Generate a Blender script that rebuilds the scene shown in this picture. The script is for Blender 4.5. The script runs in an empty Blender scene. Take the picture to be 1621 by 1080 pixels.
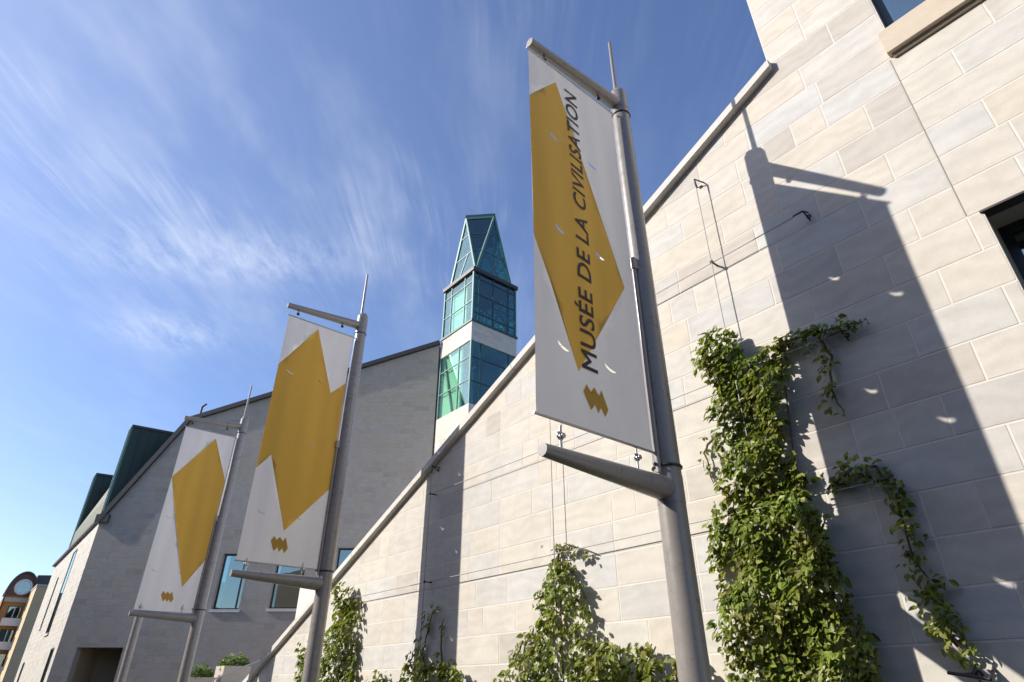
import bpy, bmesh, math, random
from mathutils import Vector, Matrix, noise
from mathutils.geometry import delaunay_2d_cdt, tessellate_polygon

random.seed(7)
R = math.radians
scene = bpy.context.scene
COL = scene.collection

# ------------------------------------------------------------------ camera
# axes: x runs along the museum wall (to the right), y into the wall, z up; the viewer stands at the origin
cam_d = bpy.data.cameras.new('camera')
cam = bpy.data.objects.new('camera', cam_d); COL.objects.link(cam)
cam.location = (0, 0, 1.6)
cam.rotation_euler = (R(120.0), 0, R(50.4))
cam_d.sensor_width = 36.0; cam_d.lens = 21.3
cam_d.clip_start = 0.05; cam_d.clip_end = 3000
scene.camera = cam

# ------------------------------------------------------------------ sun and sky
SUN = Vector((0.5008, 0.7048, -0.5025)).normalized()      # direction the light travels
sun_d = bpy.data.lights.new('sun', 'SUN'); sun_d.energy = 4.1; sun_d.angle = R(0.53); sun_d.color = (1.0, 0.945, 0.87)
sun = bpy.data.objects.new('sun', sun_d); COL.objects.link(sun)
sun.rotation_euler = SUN.to_track_quat('-Z', 'Y').to_euler(); sun.location = (-20, -30, 40)

world = bpy.data.worlds.new('World'); scene.world = world; world.use_nodes = True
wt = world.node_tree; wn, wl = wt.nodes, wt.links
bg = wn['Background']; bg.inputs[1].default_value = 0.15
sky = wn.new('ShaderNodeTexSky'); sky.sky_type = 'NISHITA'; sky.sun_disc = False
sky.sun_elevation = math.asin(-SUN.z); sky.sun_rotation = math.atan2(-SUN.x, -SUN.y)
sky.altitude = 80; sky.air_density = 1.0; sky.dust_density = 1.1; sky.ozone_density = 3.0

class NT:
    """tiny helper to wire shader nodes"""
    def __init__(s, tree): s.t = tree
    def n(s, typ, **kw):
        nd = s.t.nodes.new(typ)
        for k, v in kw.items():
            if hasattr(nd, k): setattr(nd, k, v)
        return nd
    def link(s, a, b): s.t.links.new(a, b)
    def val(s, x, sock):
        if hasattr(x, 'is_linked') or hasattr(x, 'links'): s.link(x, sock)
        else: sock.default_value = x
    def math(s, op, a, b=None, clamp=False):
        m = s.n('ShaderNodeMath', operation=op, use_clamp=clamp)
        s.val(a, m.inputs[0])
        if b is not None: s.val(b, m.inputs[1])
        return m.outputs[0]
    def vmath(s, op, a, b=None):
        m = s.n('ShaderNodeVectorMath', operation=op)
        s.val(a, m.inputs[0])
        if b is not None: s.val(b, m.inputs[1])
        return m.outputs[0]
    def noise(s, vec, scale, detail=4, rough=0.55, dist=0.0):
        m = s.n('ShaderNodeTexNoise')
        if vec is not None: s.link(vec, m.inputs['Vector'])
        m.inputs['Scale'].default_value = scale; m.inputs['Detail'].default_value = detail
        m.inputs['Roughness'].default_value = rough; m.inputs['Distortion'].default_value = dist
        return m.outputs[0]
    def maprange(s, v, a, b, c=0.0, d=1.0, smooth=False):
        m = s.n('ShaderNodeMapRange'); m.clamp = True
        if smooth: m.interpolation_type = 'SMOOTHSTEP'
        s.val(v, m.inputs[0])
        for i, q in enumerate((a, b, c, d)): m.inputs[1 + i].default_value = q
        return m.outputs[0]
    def ramp(s, fac, stops, interp='LINEAR'):
        m = s.n('ShaderNodeValToRGB'); e = m.color_ramp.elements; m.color_ramp.interpolation = interp
        while len(e) < len(stops): e.new(0.5)
        for q, (p, c) in zip(e, stops): q.position = p; q.color = (*c, 1)
        s.link(fac, m.inputs[0]); return m.outputs[0]
    def mix(s, fac, a, b, blend='MIX'):
        m = s.n('ShaderNodeMix', data_type='RGBA', blend_type=blend)
        s.val(fac, m.inputs[0]); s.val(a, m.inputs[6]); s.val(b, m.inputs[7]); return m.outputs[2]
    def mapping(s, vec, loc=(0, 0, 0), rot=(0, 0, 0), scale=(1, 1, 1)):
        m = s.n('ShaderNodeMapping'); s.link(vec, m.inputs[0])
        m.inputs[1].default_value = loc; m.inputs[2].default_value = rot; m.inputs[3].default_value = scale
        return m.outputs[0]

# thin cirrus drawn out along one wind direction, laid on a high flat layer of air
W = NT(wt)
tc = W.n('ShaderNodeTexCoord'); sep = W.n('ShaderNodeSeparateXYZ'); W.link(tc.outputs['Generated'], sep.inputs[0])
zz = W.math('MAXIMUM', sep.outputs[2], 0.03)
comb = W.n('ShaderNodeCombineXYZ')
W.link(W.math('DIVIDE', sep.outputs[0], zz), comb.inputs[0]); W.link(W.math('DIVIDE', sep.outputs[1], zz), comb.inputs[1])
pl = comb.outputs[0]
WIND = R(50.4 - 90 + 180 + 0)      # streaks run away from the viewer
lay = W.mapping(pl, rot=(0, 0, -WIND))
warp = W.noise(lay, 1.4, 3, 0.5)
wv = W.n('ShaderNodeCombineXYZ'); W.link(W.math('MULTIPLY', W.math('SUBTRACT', warp, 0.5), 0.12), wv.inputs[1])
lay2 = W.vmath('ADD', lay, wv.outputs[0])
fib1 = W.noise(W.mapping(lay2, scale=(2.0, 52, 1)), 1.0, 5, 0.62)
fib2 = W.noise(W.mapping(lay2, loc=(3.1, 1.7, 0), scale=(3.6, 13, 1)), 1.0, 4, 0.6)
fib = W.math('MULTIPLY', W.maprange(fib1, 0.40, 0.74, 0.0, 1.0), W.maprange(fib2, 0.40, 0.72, 0.0, 1.0))
big = W.maprange(W.noise(W.mapping(pl, loc=(4.3, 2.2, 0)), 1.15, 3, 0.55), 0.40, 0.66, 0.0, 1.0, True)
veil = W.maprange(W.noise(W.mapping(lay2, loc=(7.3, 2.9, 0), scale=(1.0, 2.2, 1)), 1.6, 4, 0.6), 0.40, 0.80, 0.0, 1.0, True)
tuft = W.noise(W.mapping(lay2, loc=(0.4, 5.1, 0), scale=(7, 16, 1)), 1.0, 6, 0.7)
def blob(cx, cy, rx, ry, rot):
    v = W.vmath('SUBTRACT', pl, (cx, cy, 0))
    v = W.mapping(v, rot=(0, 0, -rot)); v = W.mapping(v, scale=(1 / rx, 1 / ry, 1))
    return W.maprange(W.n('ShaderNodeVectorMath', operation='LENGTH').outputs[1] if False else leng(v), 0.15, 1.0, 1.0, 0.0, True)
def leng(v):
    m = W.n('ShaderNodeVectorMath', operation='LENGTH'); W.link(v, m.inputs[0]); return m.outputs[1]
bank = W.math('MAXIMUM', blob(-1.50, 0.20, 0.62, 0.20, R(52)), blob(-2.00, 0.22, 0.30, 0.20, R(50)))
bank = W.math('MULTIPLY', bank, W.maprange(tuft, 0.36, 0.78, 0.0, 1.0))
reach = W.maprange(blob(-1.35, -0.15, 1.35, 1.35, 0), 0.0, 1.0, 0.22, 1.0)   # the cirrus field thins out to one side
cl = W.math('MULTIPLY', W.math('ADD', W.math('MULTIPLY', W.math('MULTIPLY', fib, big), 0.42), W.math('ADD', W.math('MULTIPLY', veil, 0.26), 0.07)), reach)
cl = W.math('ADD', cl, W.math('MULTIPLY', bank, 0.40))
cl = W.math('MULTIPLY', cl, W.maprange(sep.outputs[2], 0.05, 0.30, 0.55, 1.0), True)
cl = W.math('MINIMUM', cl, 0.8)
hsv = W.n('ShaderNodeHueSaturation'); hsv.inputs['Saturation'].default_value = 1.10; hsv.inputs['Value'].default_value = 1.0
hsv.inputs['Hue'].default_value = 0.510
W.link(sky.outputs[0], hsv.inputs['Color'])
W.link(W.mix(cl, hsv.outputs[0], (5.0, 5.35, 5.9, 1)), bg.inputs[0])

vs = scene.view_settings
vs.view_transform = 'Standard'; vs.look = 'None'; vs.gamma = 1.0; vs.use_curve_mapping = False; vs.exposure = 0.48
scene.cycles.max_bounces = 8; scene.cycles.transparent_max_bounces = 16
scene.cycles.use_denoising = True

# ------------------------------------------------------------------ helpers
def tag(o, label=None, cat=None, group=None, kind=None):
    for k, v in (('label', label), ('category', cat), ('group', group), ('kind', kind)):
        if v: o[k] = v
    return o
def empty(name, loc=(0, 0, 0)):
    o = bpy.data.objects.new(name, None); COL.objects.link(o); o.location = loc; o.empty_display_size = 0.2; return o
def link(name, me, mat=None, parent=None, loc=(0, 0, 0)):
    o = bpy.data.objects.new(name, me); COL.objects.link(o); o.location = loc
    if mat is not None and not me.materials: me.materials.append(mat)
    if parent is not None: o.parent = parent
    return o

class MB:
    """collects boxes, tubes and prisms into one mesh"""
    def __init__(s): s.v = []; s.f = []; s.m = []; s.sm = []
    def add(s, v, f, mi=0, smooth=False):
        b = len(s.v); s.v += [tuple(q) for q in v]; s.f += [tuple(b + i for i in q) for q in f]
        s.m += [mi] * len(f); s.sm += [smooth] * len(f); return s
    def box(s, x0, x1, y0, y1, z0, z1, mi=0):
        v = [(x0, y0, z0), (x1, y0, z0), (x1, y1, z0), (x0, y1, z0), (x0, y0, z1), (x1, y0, z1), (x1, y1, z1), (x0, y1, z1)]
        return s.add(v, [(3, 2, 1, 0), (4, 5, 6, 7), (0, 1, 5, 4), (1, 2, 6, 5), (2, 3, 7, 6), (3, 0, 4, 7)], mi)
    def tube(s, a, b, r0, r1=None, n=20, caps=True, mi=0):
        a, b = Vector(a), Vector(b); r1 = r0 if r1 is None else r1
        q = (b - a).to_track_quat('Z', 'Y').to_matrix(); vs_ = []
        for p, r in ((a, r0), (b, r1)):
            for i in range(n):
                t = 2 * math.pi * i / n; vs_.append(p + q @ Vector((r * math.cos(t), r * math.sin(t), 0)))
        s.add(vs_, [(i, (i + 1) % n, n + (i + 1) % n, n + i) for i in range(n)], mi, True)
        if caps:
            s.add(vs_[:n], [tuple(range(n - 1, -1, -1))], mi); s.add(vs_[n:], [tuple(range(n))], mi)
        return s
    def chain(s, pts, r, n=10, mi=0):
        for i in range(len(pts) - 1): s.tube(pts[i], pts[i + 1], r if not callable(r) else r(i), r if not callable(r) else r(i + 1), n, True, mi)
        return s
    def beam(s, a, b, w, h, up=(0, 0, 1), mi=0):
        a, b = Vector(a), Vector(b); d = (b - a).normalized(); up = Vector(up)
        sd = d.cross(up); sd = sd.normalized() if sd.length > 1e-5 else Vector((1, 0, 0)); u = sd.cross(d)
        v = [p + sd * (i * w / 2) + u * (j * h / 2) for p in (a, b) for i, j in ((-1, -1), (1, -1), (1, 1), (-1, 1))]
        return s.add(v, [(3, 2, 1, 0), (4, 5, 6, 7), (0, 1, 5, 4), (1, 2, 6, 5), (2, 3, 7, 6), (3, 0, 4, 7)], mi)
    def prism(s, poly, axis, a, b, mi=0):
        """poly: 2-D outline; axis 'x': (y,z), 'y': (x,z)"""
        mk = {'x': lambda p, t: (t, p[0], p[1]), 'y': lambda p, t: (p[0], t, p[1]), 'z': lambda p, t: (p[0], p[1], t)}[axis]
        n = len(poly); v = [mk(p, a) for p in poly] + [mk(p, b) for p in poly]
        return s.add(v, [tuple(range(n - 1, -1, -1)), tuple(range(n, 2 * n))] + [(i, (i + 1) % n, n + (i + 1) % n, n + i) for i in range(n)], mi)
    def torus(s, c, R_, r, axis='x', n=14, k=6, mi=0):
        c = Vector(c); vs_ = []
        for i in range(n):
            t = 2 * math.pi * i / n
            for j in range(k):
                p = 2 * math.pi * j / k; rr = R_ + r * math.cos(p); q = (rr * math.cos(t), rr * math.sin(t), r * math.sin(p))
                vs_.append(c + Vector({'x': (q[2], q[0], q[1]), 'y': (q[0], q[2], q[1]), 'z': q}[axis]))
        return s.add(vs_, [(i * k + j, ((i + 1) % n) * k + j, ((i + 1) % n) * k + (j + 1) % k, i * k + (j + 1) % k) for i in range(n) for j in range(k)], mi, True)
    def mesh(s, name):
        me = bpy.data.meshes.new(name); me.from_pydata(s.v, [], s.f)
        me.polygons.foreach_set('material_index', s.m); me.polygons.foreach_set('use_smooth', s.sm)
        bm = bmesh.new(); bm.from_mesh(me); bmesh.ops.recalc_face_normals(bm, faces=bm.faces); bm.to_mesh(me); bm.free()
        me.update(); return me
    def build(s, name, mat, parent=None, loc=(0, 0, 0)):
        me = s.mesh(name)
        for m in (mat if isinstance(mat, (list, tuple)) else [mat]): me.materials.append(m)
        return link(name, me, None, parent, loc)

# ------------------------------------------------------------------ materials
def new_mat(name):
    m = bpy.data.materials.new(name); m.use_nodes = True
    return m, NT(m.node_tree), m.node_tree.nodes['Principled BSDF']

def stone_mat(name, source, base, warm, cool, dark, bump=0.25, fine=1.0, spread=1.0, rough=0.75):
    """sawn limestone; each block has its own tone, bedding streaks and stains"""
    m, T, p = new_mat(name)
    if source == 'object':
        oi = T.n('ShaderNodeObjectInfo'); rnd = oi.outputs['Random']
    else:
        g = T.n('ShaderNodeNewGeometry'); rnd = g.outputs['Random Per Island']
    geo = T.n('ShaderNodeNewGeometry'); pos = geo.outputs['Position']
    off = T.n('ShaderNodeCombineXYZ')
    T.link(T.math('MULTIPLY', rnd, 37.0), off.inputs[0]); T.link(T.math('MULTIPLY', rnd, 91.0), off.inputs[2])
    v = T.vmath('ADD', pos, off.outputs[0])
    r2 = T.n('ShaderNodeTexWhiteNoise', noise_dimensions='1D'); T.link(rnd, r2.inputs['W'])
    rr = r2.outputs['Value']
    col = T.ramp(rr, [(0.0, warm), (0.22, base), (0.45, tuple(0.5 * (a + b) for a, b in zip(base, warm))), (0.62, cool), (0.8, base), (0.9, dark), (1.0, cool)])
    col = T.mix(1.0 - spread, col, (*base, 1))
    bed = T.noise(T.mapping(v, scale=(1.2, 1.2, 22 * fine)), 1.0, 5, 0.6, 0.4)
    mot = T.noise(v, 3.2 * fine, 5, 0.62, 0.3)
    fin = T.noise(v, 55 * fine, 3, 0.6)
    swirl = T.n('ShaderNodeTexWave', wave_type='BANDS', bands_direction='Z'); T.link(T.vmath('ADD', v, (0, 0, 0)), swirl.inputs['Vector'])
    swirl.inputs['Scale'].default_value = 2.0; swirl.inputs['Distortion'].default_value = 9.0
    swirl.inputs['Detail'].default_value = 3.0; swirl.inputs['Detail Scale'].default_value = 1.3
    bedamt = T.maprange(r2.outputs['Color'], 0.4, 1.0, 0.25, 1.0)
    k = T.math('ADD', T.math('MULTIPLY', T.math('SUBTRACT', bed, 0.5), T.math('MULTIPLY', bedamt, 0.26)), 1.0)
    k = T.math('ADD', k, T.math('MULTIPLY', T.math('SUBTRACT', mot, 0.5), 0.36))
    k = T.math('ADD', k, T.math('MULTIPLY', T.math('SUBTRACT', fin, 0.5), 0.12))
    k = T.math('ADD', k, T.math('MULTIPLY', T.math('SUBTRACT', swirl.outputs[1], 0.5), 0.07))
    cb = T.n('ShaderNodeCombineXYZ')
    for i in range(3): T.link(k, cb.inputs[i])
    col = T.mix(1.0, col, cb.outputs[0], 'MULTIPLY')
    stain = T.maprange(T.noise(T.mapping(pos, scale=(1, 1, 0.35)), 0.9, 5, 0.65), 0.52, 0.78, 0.0, 0.28)
    col = T.mix(stain, col, (base[0] * 0.72, base[1] * 0.66, base[2] * 0.58, 1))
    pit = T.maprange(T.noise(v, 24 * fine, 2, 0.5), 0.70, 0.78, 0.0, 0.22)
    col = T.mix(pit, col, (base[0] * 0.5, base[1] * 0.47, base[2] * 0.42, 1))
    T.link(col, p.inputs['Base Color']); p.inputs['Roughness'].default_value = rough
    p.inputs['Specular IOR Level'].default_value = 0.25
    b = T.n('ShaderNodeBump'); b.inputs['Strength'].default_value = bump; b.inputs['Distance'].default_value = 0.004
    T.link(T.math('ADD', T.math('MULTIPLY', bed, 0.7), T.math('ADD', fin, T.math('MULTIPLY', mot, 0.8))), b.inputs['Height'])
    T.link(b.outputs[0], p.inputs['Normal'])
    return m

def plain(name, col, rough=0.6, metal=0.0, vary=0.12, scale=6.0, spec=0.5, bump=0.0):
    m, T, p = new_mat(name)
    g = T.n('ShaderNodeNewGeometry')
    a = T.noise(g.outputs['Position'], scale, 5, 0.6); b_ = T.noise(g.outputs['Position'], scale * 9, 3, 0.6)
    k = T.math('ADD', T.math('MULTIPLY', T.math('SUBTRACT', a, 0.5), vary * 2), T.math('ADD', T.math('MULTIPLY', T.math('SUBTRACT', b_, 0.5), vary), 1.0))
    cb = T.n('ShaderNodeCombineXYZ')
    for i in range(3): T.link(k, cb.inputs[i])
    T.link(T.mix(1.0, (*col, 1), cb.outputs[0], 'MULTIPLY'), p.inputs['Base Color'])
    p.inputs['Roughness'].default_value = rough; p.inputs['Metallic'].default_value = metal; p.inputs['Specular IOR Level'].default_value = spec
    T.link(T.math('ADD', T.math('MULTIPLY', T.math('SUBTRACT', a, 0.5), 0.25), rough), p.inputs['Roughness'])
    if bump:
        b = T.n('ShaderNodeBump'); b.inputs['Strength'].default_value = bump; b.inputs['Distance'].default_value = 0.01
        T.link(T.math('ADD', a, b_), b.inputs['Height']); T.link(b.outputs[0], p.inputs['Normal'])
    return m

def glass(name, tint, refl=0.12, body=None, body_amt=0.0, rough=0.01):
    """see-through tinted pane that mirrors more at grazing angles"""
    m, T, p = new_mat(name); nt = m.node_tree
    out = nt.nodes['Material Output']
    tr = T.n('ShaderNodeBsdfTransparent'); tr.inputs[0].default_value = (*tint, 1)
    gl = T.n('ShaderNodeBsdfGlossy'); gl.inputs['Roughness'].default_value = rough; gl.inputs[0].default_value = (0.82, 0.96, 0.93, 1)
    g = T.n('ShaderNodeNewGeometry')
    wob = T.noise(T.mapping(g.outputs['Position']), 0.9, 2, 0.5)
    bp = T.n('ShaderNodeBump'); bp.inputs['Strength'].default_value = 0.05; bp.inputs['Distance'].default_value = 0.05
    T.link(wob, bp.inputs['Height']); T.link(bp.outputs[0], gl.inputs['Normal'])
    lw = T.n('ShaderNodeLayerWeight'); lw.inputs[0].default_value = 0.5
    fac = T.math('ADD', T.math('MULTIPLY', T.math('POWER', lw.outputs['Facing'], 3.0), 0.85), refl, True)
    base = tr.outputs[0]
    if body:
        df = T.n('ShaderNodeBsdfDiffuse'); df.inputs[0].default_value = (*body, 1)
        mb_ = T.n('ShaderNodeMixShader'); mb_.inputs[0].default_value = body_amt; T.link(base, mb_.inputs[1]); T.link(df.outputs[0], mb_.inputs[2]); base = mb_.outputs[0]
    mx = T.n('ShaderNodeMixShader'); T.link(fac, mx.inputs[0]); T.link(base, mx.inputs[1]); T.link(gl.outputs[0], mx.inputs[2])
    T.link(mx.outputs[0], out.inputs[0]); return m

CREAM = dict(base=(0.595, 0.56, 0.49), warm=(0.60, 0.54, 0.45), cool=(0.56, 0.545, 0.515), dark=(0.505, 0.458, 0.395))
M = {}
M['block'] = stone_mat('limestone block', 'object', **CREAM)
M['block_far'] = stone_mat('limestone blocks', 'island', **CREAM)
M['mortar'] = plain('lime mortar', (0.69, 0.64, 0.56), 0.9, vary=0.12, scale=4)
M['coping'] = stone_mat('coping stone', 'object', base=(0.63, 0.595, 0.545), warm=(0.62, 0.575, 0.51), cool=(0.61, 0.59, 0.56), dark=(0.56, 0.52, 0.47), spread=0.6)
M['sill'] = plain('sill stone', (0.56, 0.47, 0.36), 0.8, vary=0.14, scale=7, bump=0.2)
M['grey_block'] = stone_mat('grey limestone blocks', 'island', base=(0.37, 0.335, 0.295), warm=(0.385, 0.335, 0.28), cool=(0.365, 0.34, 0.312), dark=(0.325, 0.29, 0.25), fine=0.6)
M['grey_mortar'] = plain('grey mortar', (0.36, 0.33, 0.29), 0.9, vary=0.08)
M['pole'] = plain('taupe painted steel', (0.285, 0.257, 0.23), 0.30, 0.0, 0.16, 9, 0.7)
M['galv'] = plain('stainless steel', (0.45, 0.45, 0.46), 0.35, 0.9, 0.08, 12)
M['cable'] = plain('steel cable', (0.32, 0.31, 0.30), 0.5, 0.4, 0.1, 30)
M['dark_metal'] = plain('dark bronze metal', (0.055, 0.05, 0.048), 0.5, 0.2, 0.15, 8)
M['frame'] = plain('dark teal window frame', (0.035, 0.055, 0.058), 0.4, 0.2, 0.1, 10)
M['copper'] = plain('patinated green copper sheet', (0.022, 0.048, 0.044), 0.6, 0.1, 0.2, 1.3)
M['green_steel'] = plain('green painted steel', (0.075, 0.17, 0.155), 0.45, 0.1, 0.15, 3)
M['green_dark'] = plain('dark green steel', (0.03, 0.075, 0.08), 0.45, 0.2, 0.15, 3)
M['slate'] = plain('weathered slate', (0.21, 0.21, 0.16), 0.8, 0.0, 0.4, 2.2)
M['interior'] = plain('pale interior plaster', (0.78, 0.80, 0.74), 0.9, 0, 0.05, 1)
M['dark_room'] = plain('dim room', (0.06, 0.065, 0.065), 0.9, 0, 0.1, 1)  # dimness of the rooms put into a near-black wall colour
M['reveal'] = plain('window soffit render', (0.33, 0.30, 0.25), 0.9, 0, 0.1, 2)
M['white_trim'] = plain('pale sash windows', (0.35, 0.38, 0.40), 0.4, 0, 0.1, 3)
M['porch'] = plain('tan porch render', (0.30, 0.235, 0.15), 0.9, 0, 0.15, 1)
M['glass_win'] = glass('window glass', (0.40, 0.58, 0.62), 0.30)
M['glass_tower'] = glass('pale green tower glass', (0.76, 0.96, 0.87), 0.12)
M['glass_dark'] = glass('darkened teal tower glass', (0.32, 0.60, 0.60), 0.09)  # darker copy of the tower glass, shade put into the tint
M['soil'] = plain('planting soil', (0.06, 0.045, 0.035), 0.95, 0, 0.3, 5, bump=0.5)
M['stem'] = plain('vine bark', (0.16, 0.11, 0.075), 0.9, 0, 0.3, 12)
M['concrete'] = plain('warm concrete', (0.50, 0.44, 0.36), 0.85, 0, 0.15, 4)

def leaf_mat(name, stops, trans=0.35):
    m, T, p = new_mat(name); nt = m.node_tree; out = nt.nodes['Material Output']
    g = T.n('ShaderNodeNewGeometry')
    col = T.ramp(g.outputs['Random Per Island'], stops)
    n_ = T.noise(g.outputs['Position'], 3.0, 3, 0.5)
    col = T.mix(T.maprange(n_, 0.35, 0.7, 0.0, 0.45), col, (stops[-1][1][0] * 1.1, stops[-1][1][1] * 1.05, stops[-1][1][2], 1))
    T.link(col, p.inputs['Base Color']); p.inputs['Roughness'].default_value = 0.42; p.inputs['Specular IOR Level'].default_value = 0.45
    tl = T.n('ShaderNodeBsdfTranslucent'); T.link(T.mix(1.0, col, (1.25, 1.35, 0.6, 1), 'MULTIPLY'), tl.inputs[0])
    mx = T.n('ShaderNodeMixShader'); mx.inputs[0].default_value = trans
    T.link(p.outputs[0], mx.inputs[1]); T.link(tl.outputs[0], mx.inputs[2]); T.link(mx.outputs[0], out.inputs[0]); return m
M['leaf'] = leaf_mat('creeper leaves', [(0.0, (0.075, 0.12, 0.022)), (0.3, (0.16, 0.225, 0.036)), (0.65, (0.25, 0.32, 0.052)), (0.97, (0.35, 0.40, 0.09)), (1.0, (0.18, 0.11, 0.03))])
M['leaf_planter'] = leaf_mat('planter foliage', [(0.0, (0.05, 0.10, 0.02)), (0.6, (0.10, 0.17, 0.03)), (1.0, (0.20, 0.25, 0.05))])

def fabric(name, col, trans=0.30):
    m, T, p = new_mat(name); nt = m.node_tree; out = nt.nodes['Material Output']
    g = T.n('ShaderNodeNewGeometry')
    st = T.noise(T.mapping(g.outputs['Position'], scale=(1, 7, 0.5)), 1.0, 4, 0.55)
    mo = T.noise(g.outputs['Position'], 5, 4, 0.6)
    k = T.math('ADD', T.math('MULTIPLY', T.math('SUBTRACT', st, 0.5), 0.12), T.math('ADD', T.math('MULTIPLY', T.math('SUBTRACT', mo, 0.5), 0.08), 1.0))
    cb = T.n('ShaderNodeCombineXYZ')
    for i in range(3): T.link(k, cb.inputs[i])
    c = T.mix(1.0, (*col, 1), cb.outputs[0], 'MULTIPLY')
    T.link(c, p.inputs['Base Color']); p.inputs['Roughness'].default_value = 0.6; p.inputs['Specular IOR Level'].default_value = 0.3
    tl = T.n('ShaderNodeBsdfTranslucent'); T.link(c, tl.inputs[0])
    mx = T.n('ShaderNodeMixShader'); mx.inputs[0].default_value = trans
    T.link(p.outputs[0], mx.inputs[1]); T.link(tl.outputs[0], mx.inputs[2]); T.link(mx.outputs[0], out.inputs[0]); return m
M['banner_white'] = fabric('white banner vinyl', (0.73, 0.70, 0.675), 0.15)
M['banner_gold'] = fabric('ochre gold print', (0.56, 0.325, 0.05), 0.15)
M['print_dark'] = fabric('dark grey print', (0.06, 0.045, 0.045), 0.05)

# ------------------------------------------------------------------ ground
gm, T, p = new_mat('plaza paving')
g = T.n('ShaderNodeNewGeometry'); br = T.n('ShaderNodeTexBrick'); T.link(g.outputs['Position'], br.inputs['Vector'])
br.inputs['Scale'].default_value = 1.6; br.inputs['Color1'].default_value = (0.050, 0.050, 0.052, 1); br.inputs['Color2'].default_value = (0.065, 0.064, 0.064, 1); br.inputs['Mortar'].default_value = (0.035, 0.035, 0.035, 1)
br.inputs['Mortar Size'].default_value = 0.008
T.link(T.mix(T.maprange(T.noise(g.outputs['Position'], 0.5, 5, 0.6), 0.4, 0.7, 0, 0.4), br.outputs[0], (0.045, 0.044, 0.044, 1)), p.inputs['Base Color']); p.inputs['Roughness'].default_value = 0.85
gr = MB().add([(-900, -900, 0), (900, -900, 0), (900, 900, 0), (-900, 900, 0)], [(0, 1, 2, 3)]).build('ground', gm)
tag(gr, 'dark paved plaza in front of the museum', kind='structure')
# terrace of brick houses across the street (added, unseen behind the viewer; shades the low sky and shows in the panes)
ROWM = plain('dark brick', (0.13, 0.085, 0.065), 0.9, 0, 0.25, 1.2)
for (nm, lb, xa, xb, hh, st) in (('added_terrace', 'unseen tall brick terrace added across the street to shade the low sky', -95.0, -33.2, 13.0, 3), ('added_low_house', 'unseen two storey brick house added across the street, low so panes mirror sky', -33.0, -18.2, 8.0, 2), ('added_corner_house', 'unseen tall brick corner house added across the street to shade the low sky', -18.0, 42.0, 13.0, 3)):
    row = empty(nm, (xa, -19, 0)); tag(row, lb, 'building')
    MB().box(0, xb - xa, -6.0, 5.6, 0, hh).build('wall', ROWM, row); MB().box(-0.08, xb - xa + 0.08, -6.2, 5.85, hh + 0.002, hh + 0.5).build('cornice', ROWM, row)
    for q in range(int((xb - xa) / 5.2)):
        for k in range(st): MB().box(1.6 + 5.2 * q, 3.2 + 5.2 * q, 5.58, 5.64, 1.6 + 3.8 * k, 3.9 + 3.8 * k).build('window', M['white_trim'], row)
bed = MB().box(-13.0, -1.2, 4.35, 5.07, 0.004, 0.32).build('planting_bed', M['soil']); tag(bed, 'narrow soil bed along the foot of the wall', kind='structure')

# ------------------------------------------------------------------ museum with the sloping wall
WY = 5.08                       # face of the wall
PITCH = 0.3277; Z0 = 1.875      # courses
MOD = 0.3275; X0 = -0.525       # vertical joints fall on this module
XE = -1.545                     # edge where the tall block rises above the sloping coping
def zc(x): return 7.655 - 0.4456 * (-1.56 - x)       # under side of the coping along the slope
OPEN = [(-0.45, 2.50, 7.113, 9.74), (-0.42, 2.52, 2.53, 4.824)]     # the two windows of the tall block
SILL = (-0.512, 2.56, 6.790, 7.113)
museum = empty('museum_building', (-1.5, WY, 0))
tag(museum, 'cream limestone museum with long sloping parapet wall and windows at right', 'building')
MO = Vector(museum.location)
def mloc(x, y, z): return (x - MO.x, y - MO.y, z - MO.z)
wb = MB()
YB = WY + 0.0025
wb.prism([(-18.5, 0), (XE, 0), (XE, zc(XE) + 0.01), (-18.5, 0.02)], 'y', YB, YB + 0.5)
xs = [XE, -0.45, 2.50, 8.0]
wb.box(XE, -0.45, YB, YB + 0.5, 0, 12.0); wb.box(-0.45, 2.5, YB, YB + 0.5, 0, 2.53); wb.box(-0.45, -0.42, YB, YB + 0.5, 2.53, 4.824)
wb.box(-0.45, 2.5, YB, YB + 0.5, 4.824, 7.113); wb.box(-0.45, 2.5, YB, YB + 0.5, 9.74, 12.0); wb.box(2.5, 8.0, YB, YB + 0.5, 0, 12.0)
wall = wb.build('stone_wall', M['mortar'], museum, mloc(0, 0, 0))
cb_ = MB()   # bulk of the building behind its face
cb_.prism([(-18.2, 0), (XE, 0), (XE, zc(XE) - 0.1), (-18.2, 0.05)], 'y', YB + 0.5, 19.0)
cb_.box(XE, 8.0, YB + 1.6, 16.0, 0, 11.9); cb_.box(XE, XE + 0.4, YB + 0.5, YB + 1.6, 0, 11.9); cb_.box(7.6, 8.0, YB + 0.5, YB + 1.6, 0, 11.9); cb_.box(XE, 8.0, YB + 0.5, YB + 1.6, 11.6, 11.9)
cb_.box(-32.0, -18.3, 12.6, 20.1, 0, 6.2)  # unseen block added so its sunlit top bounces light onto the wing
cb_.build('building_core', M['mortar'], museum, mloc(0, 0, 0))

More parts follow.
